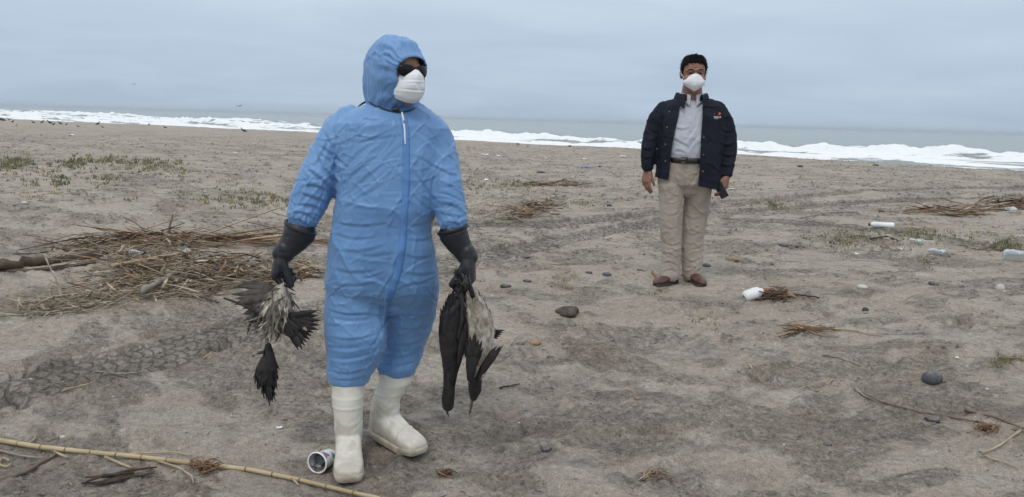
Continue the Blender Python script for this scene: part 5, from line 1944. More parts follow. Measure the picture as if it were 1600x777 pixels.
# ------------------------------------------------------------------ washed-up reeds, sticks, plants, stones and litter
rd = np.random.default_rng(33)


def reedmat(name, c1, c2, sc=14, rough=.75):
    m, nt, b = material(name, c1, rough, .25)
    r = ramp(nt, [(.35, c1), (.65, c2)])
    nt.links.new(noise_n(nt, objco(nt), sc, 5, .6, .3), r.inputs[0])
    nt.links.new(r.outputs[0], b.inputs['Base Color'])
    bump_n(nt, b, noise_n(nt, objco(nt), 120, 3), .3, .002)
    return m


M_REED = reedmat('dry_reed', (.29, .22, .14), (.46, .37, .26))
M_STRAW = reedmat('bleached_straw', (.25, .21, .155), (.48, .415, .325), 9)
M_RUST = reedmat('red_brown_dry_leaf', (.17, .095, .055), (.30, .19, .115), 8)
M_DKST = reedmat('dark_twig', (.050, .036, .026), (.12, .085, .058), 12)
M_WOOD = reedmat('weathered_wood', (.10, .075, .055), (.22, .175, .13), 10)
M_GREYW = reedmat('silver_grey_driftwood', (.19, .165, .14), (.32, .285, .24), 9)


def stalk(mb, p0, p1, r0, r1, bow=.0, sag=0, n=5, sides=6, lift=(0, 0)):
    p0 = np.asarray(p0, float); p1 = np.asarray(p1, float)
    d = p1 - p0; L = np.linalg.norm(d)
    s = nrm(np.cross(d, (0, 0, 1)))
    pts = []
    for i in range(n + 1):
        q = i / n
        p = p0 + d * q + s * bow * L * math.sin(q * math.pi) + np.array((0, 0, sag * math.sin(q * math.pi)))
        pts.append(p + rd.normal(size=3) * r0 * .35)
    mb.tube(pts, [r0 + (r1 - r0) * i / n for i in range(n + 1)], sides)


def blade(mb, p0, p1, w, lift=.0, bow=0.0, n=5):
    """flat dry leaf, folded along its rib"""
    p0 = np.asarray(p0, float); p1 = np.asarray(p1, float)
    d = p1 - p0; L = np.linalg.norm(d); s = nrm(np.cross(d, (0, 0, 1))); tw = rd.normal() * .6
    V = []
    for lay in (.0, -.0012):
        for i in range(n + 1):
            q = i / n; ww = w * (1 - (2 * q - 1) ** 4 * .8) * .5
            c = p0 + d * q + s * bow * L * math.sin(q * math.pi) + np.array((0, 0, lift * math.sin(q * math.pi) + lay))
            a = tw * q
            ss = s * math.cos(a) + np.array((0, 0, 1)) * math.sin(a)
            V += [c - ss * ww, c + np.array((0, 0, -w * .25)), c + ss * ww]
    F = []
    k = (n + 1) * 3
    for i in range(n):
        for j in (0, 1):
            a = i * 3 + j
            F.append((a, a + 1, a + 4, a + 3)); F.append((k + a, k + a + 3, k + a + 4, k + a + 1))
    mb.add(V, F)


def pinz(px, py, dz=0.0):
    p = pin(px, py); p[2] += dz
    return p


def heap(name, label, cat, centre, n, lx, ly, hgt, ang, jit, mats, lengths, rr, blades=.35, shape=None, group=None, seedpts=None):
    """a tangle of dry stalks heaped on the sand"""
    c = pin(*centre)
    root = tag(empty(name, c), label, cat, group)
    per = [MB() for _ in mats]; n = int(n)
    cxs, cys = [], []
    for i in range(n):
        if seedpts is not None:
            a_, b_ = seedpts[rd.integers(len(seedpts) - 1)], None
            k = rd.integers(len(seedpts) - 1); q = rd.random()
            sp0, sp1 = seedpts[k], seedpts[k + 1]
            px = sp0[0] + (sp1[0] - sp0[0]) * q + rd.normal() * lx
            py = sp0[1] + (sp1[1] - sp0[1]) * q + rd.normal() * ly
            g = on_ground(px, py)
            x, y = g[0], g[1]; e = min(1.0, math.hypot((px - (sp0[0] + (sp1[0] - sp0[0]) * q)) / lx / 2.2, (py - (sp0[1] + (sp1[1] - sp0[1]) * q)) / ly / 2.2))
        else:
            a_ = rd.random() * 6.28; e = rd.random() ** .6
            x = c[0] + math.cos(a_) * e * lx; y = c[1] + math.sin(a_) * e * ly
        L = lengths[0] + (lengths[1] - lengths[0]) * rd.random() ** 1.8
        th = rad(ang) + rd.normal() * rad(jit)
        dx, dy = math.cos(th) * L / 2, math.sin(th) * L / 2
        cxs.append((x, y, dx, dy, L, e))
    X = np.array([q[0] for q in cxs]); Y = np.array([q[1] for q in cxs]); DX = np.array([q[2] for q in cxs]); DY = np.array([q[3] for q in cxs])
    z0 = ground_z(X - DX, Y - DY); z1 = ground_z(X + DX, Y + DY); zm = ground_z(X, Y)
    for i, (x, y, dx, dy, L, e) in enumerate(cxs):
        h = hgt * (1 - e) * rd.random() ** .8 + .003
        tilt = rd.normal() * .12 * L
        za, zb = max(z0[i] + .003, zm[i] + h + tilt), max(z1[i] + .003, zm[i] + h - tilt)
        p0 = (x - dx, y - dy, za); p1 = (x + dx, y + dy, zb)
        k = rd.integers(len(mats))
        if rd.random() < blades: blade(per[k], p0, p1, rr[1] * rd.uniform(2, 5), rd.normal() * .012, rd.normal() * .06)
        else:
            r = rr[0] + (rr[1] - rr[0]) * rd.random() ** 3
            stalk(per[k], p0, p1, r, r * .6, rd.normal() * .09, rd.normal() * .015, 4, 5)
    names = {M_STRAW: 'straw', M_REED: 'reeds', M_RUST: 'dry_leaves', M_DKST: 'twigs', M_WOOD: 'sticks', M_GREYW: 'sticks'}
    for mb, m in zip(per, mats):
        if mb.v:
            o = mb.obj(names[m], m); adopt(o, root); o['kind'] = 'stuff'
    return root


pile = heap('reed_heap', 'large tangled heap of dry reeds and straw lying on the sand at the left', 'reed heap', (260, 420), 2000, 44, 11, .15, 8, 52,
            [M_STRAW, M_REED, M_STRAW, M_RUST, M_WOOD], (.05, .42), (.0012, .0046), .35,
            seedpts=[(110, 398), (250, 392), (300, 415), (360, 432), (250, 446), (190, 420), (430, 428), (300, 445), (170, 455)])
heap('reed_heap', 'smaller heap of straw at the left edge in front of the large heap', 'reed heap', (130, 478), 520, 36, 9, .08, 20, 60,
     [M_STRAW, M_REED, M_STRAW], (.06, .40), (.0013, .0035), .3, seedpts=[(20, 490), (90, 480), (140, 472), (230, 462), (300, 455)])
heap('palm_leaf_bundle', 'sheaf of long red brown dry leaves on top of the heap reaching towards the glove', 'dry leaves', (340, 382), 150, 60, 4, .10, -4, 7,
     [M_RUST, M_RUST, M_REED], (.25, .95), (.002, .0045), .85, seedpts=[(230, 376), (330, 380), (420, 384)])
heap('palm_leaf_bundle', 'sheaf of brown dry leaves at the upper left corner of the large heap', 'dry leaves', (170, 388), 90, 30, 5, .10, 12, 12,
     [M_RUST, M_WOOD], (.25, .65), (.002, .0045), .8, seedpts=[(120, 392), (200, 380), (240, 375)])
heap('reed_heap', 'loose crumpled dry leaves beside the left glove', 'reed heap', (470, 425), 120, 14, 8, .06, 10, 60, [M_RUST, M_STRAW], (.06, .22), (.0015, .004), .8, seedpts=[(450, 430), (485, 425)])

# individual sticks one can pick out of the heap and on the sand
def stick(pts, r0, r1, mat, label, z=.006, cat='stick', group=None, name='stick', rise=None, sides=9, knob=True):
    P = []
    for i, (a, b) in enumerate(pts):
        p = pinz(a, b, z + r0 + (rise[i] if rise else 0))
        P.append(p)
    Q = []
    for i in range(len(P) - 1):
        for q in np.linspace(0, 1, 6, endpoint=False):
            Q.append(P[i] + (P[i + 1] - P[i]) * q)
    Q.append(P[-1])
    n = len(Q)
    R = [(r0 + (r1 - r0) * i / (n - 1)) * (1 + (.12 * math.sin(i * 2.1) + .08 * rd.normal() if knob else 0)) for i in range(n)]
    Q = [q + rd.normal(size=3) * r0 * .18 for q in Q]
    v, f = tube_vf(Q, R, sides)
    o = mobj(name, v, f, mat, loc=tuple(P[0]))
    return tag(o, label, cat, group)


stick([(-30, 427), (40, 421), (110, 413), (168, 405)], .046, .026, M_DKST, 'thick dark driftwood log at the left edge of the reed heap', name='driftwood_log', cat='log', z=-.012, sides=14, knob=False)
stick([(8, 428), (80, 426), (150, 418)], .020, .012, M_DKST, 'thin dark driftwood pole lying against the thick log', name='driftwood_log', cat='log', z=0)
stick([(222, 474), (262, 450), (290, 430)], .020, .018, M_GREYW, 'straight grey stick slanting across the middle of the heap', z=.05)
stick([(176, 437), (240, 424), (300, 412)], .016, .012, M_REED, 'pale reed stem lying across the heap above the grey stick', z=.08)
stick([(305, 420), (330, 413), (352, 412)], .014, .012, M_GREYW, 'short pale wood piece on the right half of the heap', z=.07)
stick([(264, 378), (270, 355)], .012, .009, M_DKST, 'short dark stick standing up out of the heap', rise=[.06, .12])
stick([(195, 356), (212, 364), (228, 372)], .009, .006, M_WOOD, 'brown twig sticking up at the back of the heap', rise=[.10, .09, .05])
stick([(74, 440), (88, 458), (100, 474)], .007, .004, M_GREYW, 'pale upright twig leaning in the small straw heap', rise=[.16, .09, .02])
stick([(84, 452), (92, 462), (97, 475)], .006, .004, M_REED, 'short leaning reed in the small straw heap', rise=[.12, .07, .02])
stick([(313, 473), (330, 477), (342, 478)], .008, .005, M_DKST, 'small dark twig on bare sand in front of the reed heap')

# long cane lying across the foreground, jointed
cane_px = [(-40, 686), (0, 693), (60, 703), (130, 712), (215, 722), (300, 735), (390, 747), (470, 760), (550, 776), (640, 795)]
cr = tag(empty('reed_cane', pin(215, 722)), 'long yellow jointed cane lying across the bottom left corner', 'cane')
P = [pinz(a, b, .016) for a, b in cane_px]
P = [p for p in P]
zz_ = np.array([p[2] for p in P]); zl = np.linspace(zz_[:3].mean(), zz_[-3:].mean(), len(P))
for p, z in zip(P, np.maximum(zl, zz_ - .004)): p[2] = z
segs = []
tot = np.concatenate([[0], np.cumsum([np.linalg.norm(P[i + 1] - P[i]) for i in range(len(P) - 1)])])
nseg = 17
Pa = np.array(P)
def cane_at(q): return np.array([np.interp(q, tot, Pa[:, k]) for k in range(3)])
M_CANE = reedmat('yellow_cane', (.36, .275, .155), (.50, .41, .26), 6, .5)
M_NODE = reedmat('cane_joint', (.15, .10, .06), (.26, .19, .11), 30)
for i in range(nseg):
    q0, q1 = tot[-1] * i / nseg, tot[-1] * (i + 1) / nseg
    r = .0110 - .0035 * i / nseg
    Qs = [cane_at(q0 + (q1 - q0) * t) for t in (.0, .04, .3, .6, .96, 1.0)]
    v, f = tube_vf(Qs, [r * s for s in (.93, 1.0, .98, .98, 1.0, .93)], 12)
    adopt(mobj('cane_segment', v, f, M_CANE), cr)
    v, f = tube_vf([cane_at(max(q1 - .004, 0)), cane_at(q1 - .001), cane_at(min(q1 + .003, tot[-1]))], [r * .95, r * 1.10, r * .95], 12)
    adopt(mobj('joint', v, f, M_NODE), cr)
for q, pts, r in (((1), [(165, 722), (192, 735), (206, 742)], .006), (1, [(85, 708), (96, 716), (106, 722)], .006), (1, [(245, 729), (280, 740), (300, 752), (303, 762)], .005),
                  (1, [(454, 757), (462, 764), (467, 769)], .0045), (1, [(132, 711), (200, 712), (275, 722), (300, 727)], .005), (1, [(44, 697), (52, 691), (56, 688)], .004)):
    PP = [pinz(a, b, .014) for a, b in pts]
    adopt(mobj('side_shoot', *tube_vf(PP, [r * (1 - .12 * i) for i in range(len(PP))], 8), M_REED), cr)
stick([(0, 763), (40, 742), (86, 712)], .012, .007, M_WOOD, 'brown reed stalk running down to the lower left corner under the cane', z=.0)
stick([(0, 706), (30, 714), (70, 718)], .005, .003, M_GREYW, 'thin grey twig at the left edge just behind the cane')
# curled bark and root clump in front of the cane
for lab, pts, w in (('long dark curled bark strip on the sand below the cane', [(128, 770), (160, 762), (200, 756), (240, 742)], .016),):
    mb = MB()
    P = [pinz(a, b, .012) for a, b in pts]
    mb.tube(P, [.006, .014, .016, .005], 10, flat=.45)
    mb.tube([p + np.array((.0, .03, .012)) for p in P], [.004, .007, .007, .003], 8)
    mb.tube([P[0] + np.array((.0, .0, 0)), P[0] + np.array((.07, .035, .02)), P[1] + np.array((.1, .05, .02))], [.004, .006, .004], 8)
    o = mb.obj('bark_strip', M_DKST, loc=tuple(P[0])); tag(o, lab, 'bark')
mb = MB()
c = pinz(318, 745, .0)
for i in range(46):
    a = rd.random() * 6.28; L = rd.uniform(.03, .10)
    p1 = c + np.array((math.cos(a) * L, math.sin(a) * L * .7, rd.uniform(.0, .045)))
    stalk(mb, c + rd.normal(size=3) * .012 + np.array((0, 0, .015)), p1, .0028, .0012, rd.normal() * .25, .02, 5, 5)
tag(mb.obj('root_clump', M_RUST, loc=tuple(c)), 'brown knot of roots caught under the middle of the cane', 'root clump')
mb = MB()
mb.tube([pinz(8 + 9 * math.cos(t), 727 + 7 * math.sin(t), .012) for t in np.linspace(0, 5.6, 15)], .0045, 8)
tag(mb.obj('curled_reed', M_REED, loc=tuple(pin(8, 727))), 'small curled ring of reed at the left edge below the cane', 'reed')

# reeds and twigs further off
heap('reed_heap', 'low brown reed clump on the sand beyond the right glove', 'reed heap', (825, 332), 260, 16, 4, .06, 6, 40, [M_RUST, M_STRAW, M_DKST], (.08, .45), (.002, .006), .4, seedpts=[(805, 344), (835, 330), (850, 322)])
heap('reed_heap', 'pale straw line strewn beyond the low reed clump', 'reed heap', (870, 288), 150, 16, 2, .03, 2, 20, [M_STRAW, M_RUST], (.1, .6), (.003, .007), .5, seedpts=[(840, 290), (900, 288)])
heap('reed_heap', 'brown heap of reeds at the right edge of the beach', 'reed heap', (1590, 318), 260, 16, 4, .12, 10, 30, [M_RUST, M_DKST, M_WOOD], (.15, .7), (.003, .008), .5, seedpts=[(1570, 322), (1625, 318)])
heap('reed_heap', 'long thin drift line of red brown reeds left of the right edge heap', 'reed heap', (1500, 330), 130, 22, 2.5, .04, 3, 14, [M_RUST, M_STRAW], (.2, .9), (.003, .008), .6, seedpts=[(1440, 330), (1490, 334), (1560, 328)])
heap('reed_heap', 'handful of brown weed beside the white bottle with red cap', 'reed heap', (1215, 468), 90, 12, 3, .04, 0, 30, [M_DKST, M_RUST], (.05, .25), (.002, .005), .3, seedpts=[(1190, 467), (1235, 470)])
heap('reed_heap', 'thin straw wisps on the sand below the red capped bottle', 'reed heap', (1262, 518), 70, 10, 3, .02, -12, 26, [M_REED, M_RUST], (.05, .3), (.0015, .004), .3, seedpts=[(1240, 518), (1290, 518)])
heap('reed_heap', 'brown straw scraps under the grass patch at the far right', 'reed heap', (1560, 385), 60, 20, 4, .02, 0, 40, [M_RUST, M_STRAW], (.05, .3), (.002, .005), .4, seedpts=[(1490, 388), (1580, 388)])
heap('reed_heap', 'orange brown scrap of weed near the lower right corner', 'reed heap', (1545, 672), 50, 6, 3, .02, 0, 60, [M_RUST], (.02, .10), (.001, .003), .4, seedpts=[(1525, 672), (1550, 674)])
heap('reed_heap', 'brown scrap of weed at the bottom right of centre', 'reed heap', (1025, 745), 50, 8, 4, .02, 0, 60, [M_RUST, M_STRAW], (.02, .09), (.001, .003), .4, seedpts=[(1010, 745), (1040, 748)])
heap('reed_heap', 'small brown leaf scrap beside the toe of the rear boot', 'reed heap', (695, 745), 26, 4, 2, .02, 0, 60, [M_RUST, M_WOOD], (.02, .08), (.001, .003), .7, seedpts=[(688, 745), (702, 747)])

for pts, r, m, lab in [
        ([(1335, 622), (1375, 640), (1440, 650), (1500, 660), (1600, 680), (1680, 700)], .0055, M_WOOD, 'long thin branch running to the right edge below the round grey stone'),
        ([(1508, 640), (1550, 660), (1600, 676)], .0075, M_WOOD, 'thicker twig end beside the right edge joining the long branch'),
        ([(1594, 678), (1560, 700), (1535, 712)], .006, M_REED, 'pale forked twig pointing down from the branch at the right edge'),
        ([(1538, 714), (1570, 726), (1590, 738)], .004, M_REED, 'short pale twig at the lower right below the forked twig'),
        ([(1275, 614), (1290, 604), (1302, 596)], .005, M_REED, 'short pale reed lying left of the long branch'),
        ([(1332, 622), (1350, 630), (1366, 637)], .0055, M_GREYW, 'grey twig tip at the left end of the long branch'),
        ([(1170, 570), (1190, 586), (1206, 600)], .004, M_REED, 'pale straw slanting down on the sand right of centre'),
        ([(1185, 470), (1225, 467), (1280, 474)], .010, M_DKST, 'dark root stretching right from the red capped bottle'),
        ([(1216, 526), (1260, 514), (1330, 520), (1378, 528)], .007, M_REED, 'forked pale twig on open sand below the red capped bottle'),
        ([(1218, 524), (1240, 518), (1262, 522)], .006, M_RUST, 'brown twig crossing the end of the forked pale twig'),
        ([(1285, 556), (1310, 562), (1345, 575)], .003, M_DKST, 'very thin dark twig between the forked twig and the grey stone'),
        ([(1360, 380), (1385, 374), (1402, 380)], .012, M_DKST, 'curved dark stick just below the lying white bottle'),
        ([(1250, 345), (1290, 337), (1340, 333)], .010, M_GREYW, 'bleached stick in front of the drift line at the right'),
        ([(820, 326), (826, 330), (836, 340)], .011, M_REED, 'pale stick lying on the low reed clump'),
        ([(830, 338), (850, 350), (868, 362)], .006, M_GREYW, 'thin grey stick below the low reed clump'),
        ([(1019, 430), (1026, 435), (1033, 441)], .010, M_RUST, 'short red brown stick in front of the brown shoe'),
        ([(150, 577), (185, 576), (222, 577)], .006, M_GREYW, 'bleached stick beside the tyre track at the left'),
        ([(96, 610), (125, 606), (150, 600)], .005, M_REED, 'thin pale reed on the near side of the tyre track'),
        ([(318, 560), (330, 552), (345, 546)], .005, M_REED, 'thin bent reed on the sand below the left bird'),
        ([(780, 612), (800, 608), (812, 607)], .005, M_DKST, 'thin dark twig half buried right of the hanging birds'),
        ([(1560, 562), (1590, 568), (1620, 574)], .008, M_WOOD, 'brown stick beside the grass tuft at the right edge')]:
    stick(pts, r, r * .6, m, lab)

# ---- grass
M_GRASS = reedmat('salt_grass', (.085, .100, .050), (.17, .175, .095), 5, .7)
M_GRASSY = reedmat('yellowing_grass', (.22, .20, .09), (.34, .29, .15), 5, .7)


def tuft(mb, c, n, h, spread, width=.004):
    for i in range(n):
        a = rd.random() * 6.28; e = rd.random() ** .7 * spread
        b = c + np.array((math.cos(a) * e, math.sin(a) * e, -.004))
        L = h * rd.uniform(.4, 1.15); lean = rd.normal(size=2) * .38
        V = []
        for q in (0, .5, 1.0):
            p = b + np.array((lean[0] * L * q * q + .1 * L * q * math.cos(a), lean[1] * L * q * q + .1 * L * q * math.sin(a), L * q * (1 - .18 * q * abs(lean[0]))))
            w = width * (1 - q * .9)
            V += [p + np.array((w, 0, 0)), p + np.array((-w * .5, w * .8, 0)), p + np.array((-w * .5, -w * .8, 0))]
        F = [(0, 1, 4, 3), (1, 2, 5, 4), (2, 0, 3, 5), (3, 4, 7, 6), (4, 5, 8, 7), (5, 3, 6, 8)]
        mb.add(V, F)


def grass_patch(label, centre, box, n, h=.10, per=9, yellow=.25, width=.005):
    g = [MB(), MB()]
    for i in range(n):
        px = centre[0] + rd.normal() * box[0]; py = centre[1] + rd.normal() * box[1]
        p = pin(px, py)
        tuft(g[1 if rd.random() < yellow else 0], p, per, h * rd.uniform(.5, 1.1), .03 * math.sqrt(p[1] / 5), width * p[1] / 8)
    c = pin(*centre)
    root = tag(empty('grass_patch', c), label, 'grass', 'grass patches on the sand')
    for mb, m, nm in zip(g, (M_GRASS, M_GRASSY), ('green_blades', 'yellow_blades')):
        if mb.v:
            o = adopt(mb.obj(nm, m, smooth=False), root); o['kind'] = 'stuff'
    return root


for lab, c, bx, n, h, per, yl in [
        ('green grass clump at the far left edge of the beach', (22, 258), (15, 3), 60, .12, 12, .2),
        ('grass clump right of the far left edge clump', (118, 256), (9, 3), 34, .12, 12, .15),
        ('sparse grass between the two far left clumps', (65, 268), (28, 5), 60, .07, 9, .4),
        ('tall grass row left of the coverall, back row', (160, 252), (16, 2.5), 40, .12, 11, .25),
        ('grass clump in the back row nearest the blue sleeve', (232, 260), (20, 4), 60, .11, 11, .3),
        ('small grass tuft in the second row at the left', (96, 284), (7, 2.5), 22, .09, 11, .1),
        ('loose grass tuft in the second row, leftmost', (50, 286), (6, 2), 14, .07, 9, .2),
        ('grass tuft in the middle of the second row', (172, 284), (15, 3), 34, .08, 9, .3),
        ('yellowish thin grass in front of the second row', (80, 304), (26, 3), 40, .05, 8, .7),
        ('sparse grass in front of the back row', (280, 270), (14, 4), 30, .07, 8, .5),
        ('wide grass strip just left of the raised sleeve', (392, 314), (34, 5), 130, .07, 10, .3),
        ('sparse dry grass above the wide grass strip', (370, 288), (25, 5), 36, .05, 8, .6),
        ('small dark weed at the back of the wide strip', (203, 315), (4, 2), 8, .06, 8, .2),
        ('sparse grass beside the right sleeve of the coverall', (742, 290), (16, 4), 50, .07, 9, .35),
        ('grass row beyond the low reed clump', (815, 290), (18, 3), 60, .07, 9, .35),
        ('thin grass around the low reed clump', (775, 326), (22, 4), 36, .05, 8, .6),
        ('thin dry grass left of the man in the navy jacket', (905, 318), (20, 4), 36, .05, 8, .5),
        ('single grass tuft halfway to the man in the jacket', (870, 308), (4, 2), 10, .07, 9, .2),
        ('small grass tuft right of the man holding the phone', (1208, 320), (4, 2.5), 14, .08, 10, .1),
        ('thin grass tufts further right of the man holding the phone', (1240, 326), (16, 2), 20, .05, 8, .4),
        ('green grass patch in front of the lying white bottle', (1322, 374), (16, 4), 70, .055, 10, .3),
        ('green grass patch right of the lying white bottle', (1435, 368), (14, 3.5), 60, .055, 10, .25),
        ('scattered grass between the right hand patches', (1380, 385), (30, 6), 50, .04, 8, .6),
        ('sparse grass at the right beyond the clear bottle', (1530, 372), (30, 5), 60, .04, 8, .5),
        ('dark green tuft right above the clear bottle', (1578, 384), (8, 3), 34, .06, 12, .05),
        ('small grass tuft at the right edge beyond the round stone', (1572, 566), (12, 3), 34, .035, 12, .3),
        ('tiny yellow grass tuft near the feet of the man in the jacket', (1015, 458), (10, 3), 20, .03, 8, .8),
        ('thin grass tuft left of the red capped bottle', (1100, 500), (14, 5), 26, .035, 7, .5),
        ('thin grass tuft behind the left shoe', (880, 440), (8, 4), 14, .04, 7, .5),
        ('few thin blades right of the red capped bottle', (1452, 412), (5, 3), 10, .05, 8, .2)]:
    grass_patch(lab, c, (bx[0] * 1.35, bx[1] * 1.5), int(n * 1.25), h, max(4, int(per * .55)), min(.9, yl + .15))

# ---- stones
def stonemat(name, c1, c2, rough=.7, dust=.55):
    m, nt, b = material(name, c1, rough, .25)
    co = objco(nt)
    r = ramp(nt, [(.35, c1), (.65, c2)]); nt.links.new(noise_n(nt, co, 20, 5), r.inputs[0])
    g = nd(nt, 'ShaderNodeNewGeometry'); sp = nd(nt, 'ShaderNodeSeparateXYZ'); nt.links.new(g.outputs['Normal'], sp.inputs[0])
    k = math_n(nt, 'MULTIPLY', math_n(nt, 'ADD', sp.outputs[2], -.2, True), noise_n(nt, objco(nt), 34, 5, .7))
    kr = ramp(nt, [(.22, 0), (.5, dust)]); nt.links.new(k, kr.inputs[0])
    nt.links.new(mixc(nt, r.outputs[0], (.33, .30, .26), kr.outputs[0]), b.inputs['Base Color'])
    bump_n(nt, b, noise_n(nt, co, 90, 4), .3, .002)
    return m


def stone_vf(sx, sy, sz, seed, rough=.12, n=16, m=10):
    V, F = ball_vf((0, 0, 0), 1.0, n, m)
    V = np.array(V)
    d = 1 + rough * vnoise3(V * 1.3 + seed * 3.1, seed) * 2 + rough * .5 * vnoise3(V * 3.1 + seed, seed + 1)
    V = V * d[:, None]
    V = np.sign(V) * np.abs(V) ** .9
    return V * np.array((sx, sy, sz)), F


M_STONE = stonemat('grey_beach_stone', (.065, .068, .075), (.115, .118, .125))
M_STONED = stonemat('dark_beach_stone', (.036, .036, .040), (.075, .075, .080))
M_STONEO = stonemat('orange_brown_stone', (.20, .115, .065), (.30, .19, .11))
M_STONEW = mottled('pale_stone', (.42, .40, .36), (.60, .57, .52), .8, 20, 5, bump=.3, bscale=90, bdist=.002)
M_CLOD = mottled('wet_sand_clod', (.13, .118, .104), (.22, .20, .178), .95, 20, 5, bump=.8, bscale=60, bdist=.006, spec=.1)
M_CLODD = mottled('dark_damp_clod', (.075, .066, .056), (.14, .124, .106), .95, 26, 5, bump=1.0, bscale=50, bdist=.012, spec=.1)
M_CHALK = mottled('white_foam_scrap', (.66, .66, .64), (.78, .78, .76), .85, 20, 3)


def stone(px, py, w, h, mat, label, name='stone', cat='stone', dep=.8, seed=None, yaw=None, sink=.25, group=None, rough=.12):
    p = pin(px, py)
    k = mpp(p)
    a, c = w * k / 2, h * k / 2 * 1.15
    v, f = stone_vf(a, a * dep, c, seed if seed is not None else int(px + py), rough)
    o = mobj(name, v, f, mat)
    o.location = (p[0], p[1], p[2] + c * (1 - 2 * sink))
    o.rotation_euler = (0, 0, yaw if yaw is not None else rd.uniform(-.5, .5))
    return tag(o, label, cat, group)


for px, py, w, h, m, lab in [
        (1456, 595, 32, 19, M_STONE, 'round smooth grey stone on the sand at the right'),
        (1456, 660, 22, 8, M_STONED, 'flat dark stone under the long branch'),
        (1292, 695, 16, 7, M_STONED, 'flat black stone at the lower right of centre'),
        (887, 494, 30, 15, M_CLODD, 'dark lumpy clod of wet sand in the middle of the beach'),
        (812, 549, 14, 6, M_STONE, 'small flat grey pebble left of the orange stone'),
        (833, 545, 26, 9, M_STONEO, 'flat orange brown stone right of the hanging birds'),
        (860, 556, 12, 6, M_STONED, 'small dark pebble right of the orange stone'),
        (852, 709, 20, 9, M_STONED, 'dark half buried stone at the bottom centre'),
        (996, 626, 11, 5, M_STONEO, 'small orange pebble in the middle foreground'),
        (790, 452, 18, 6, M_STONED, 'flat dark stone right of the right glove'),
        (824, 443, 14, 5, M_STONED, 'thin dark stone between the glove and the navy jacket'),
        (948, 432, 16, 7, M_STONE, 'grey pebble left of the brown shoes'),
        (920, 431, 11, 5, M_STONED, 'dark pebble further left of the brown shoes'),
        (891, 452, 11, 8, M_STONEO, 'small orange stone left of the brown shoes'),
        (1000, 426, 14, 7, M_STONED, 'black cluster of pebbles beside the left shoe'),
        (1104, 413, 14, 7, M_STONE, 'blue grey stone behind the right shoe'),
        (1144, 406, 22, 7, M_STONEO, 'flat tan stone right of the brown shoes'),
        (1458, 449, 16, 7, M_STONE, 'blue grey stone at the right beyond the forked twig'),
        (1563, 449, 13, 11, M_STONEW, 'pale rounded stone near the right edge'),
        (1346, 456, 16, 7, M_STONEW, 'pale flat stone right of the red capped bottle'),
        (1352, 486, 10, 8, M_STONED, 'dark pebble below the pale flat stone'),
        (1227, 381, 20, 7, M_STONE, 'blue grey stone left of the grass at the right'),
        (1250, 384, 16, 6, M_STONED, 'dark stone beside the blue grey stone'),
        (1377, 333, 9, 6, M_STONED, 'dark pebble in the track band at the right'),
        (820, 403, 14, 4, M_STONED, 'flat dark stone on the track beyond the right glove'),
        (952, 324, 8, 6, M_STONED, 'black pebble left of the trouser leg'),
        (937, 261, 5, 4, M_STONED, 'tiny black stone right of the blue plastic scrap'),
        (845, 270, 14, 4, M_STONED, 'dark stone in front of the surf beyond the low reed clump'),
        (1368, 259, 10, 4, M_STONED, 'dark stone on the crest at the right'),
        (1250, 262, 8, 4, M_STONED, 'dark stone on the crest right of the jacket'),
        (809, 226, 7, 3, M_STONED, 'black stone on the crest in the middle'),
        (890, 229, 6, 3, M_STONED, 'black stone on the crest left of the jacket'),
        (38, 318, 10, 4, M_STONEW, 'pale pebble below the far left grass'),
        (275, 652, 8, 5, M_STONEW, 'small pale pebble left of the coverall')]:
    if lab.startswith('small pale pebble left'): px, py = 98, 684
    stone(px, py, w, h, m, lab, seed=int(px * 7 + py) % 97, rough=.9 if 'clod' in lab else (.05 if 'smooth' in lab else .14), sink=.25 if h > 12 else .42)

# nameless pebbles, all alike
for mat, nm, lab, n, rng_ in ((M_STONED, 'pebble', 'tiny dark pebble scattered on the sand', 55, (.004, .011)), (M_STONEW, 'pebble', 'tiny pale pebble or shell bit scattered on the sand', 90, (.004, .012)),
                              (M_STONEO, 'pebble', 'tiny brown pebble scattered on the sand', 30, (.004, .010))):
    protos = [mesh_from('pebble', *stone_vf(1, .8, .55, k, .15, 10, 7), mat) for k in range(5)]
    X = []; Y = []
    while len(X) < n:
        px, py = rd.uniform(0, 1600), 240 + 530 * rd.random() ** 1.3
        g = on_ground(px, py); X.append(g[0]); Y.append(g[1])
    Z = ground_z(X, Y)
    for k, (x, y, z) in enumerate(zip(X, Y, Z)):
        o = link(bpy.data.objects.new(nm, protos[k % 5]))
        s = rng_[0] + (rng_[1] - rng_[0]) * rd.random() ** 2
        s *= min(2.2, max(1, y / 5))
        o.location = (x, y, z + s * .1); o.scale = (s, s * .8, s * rd.uniform(.6, 1.1)); o.rotation_euler = (0, 0, rd.uniform(0, 6.28))
        tag(o, lab, 'pebble', lab)

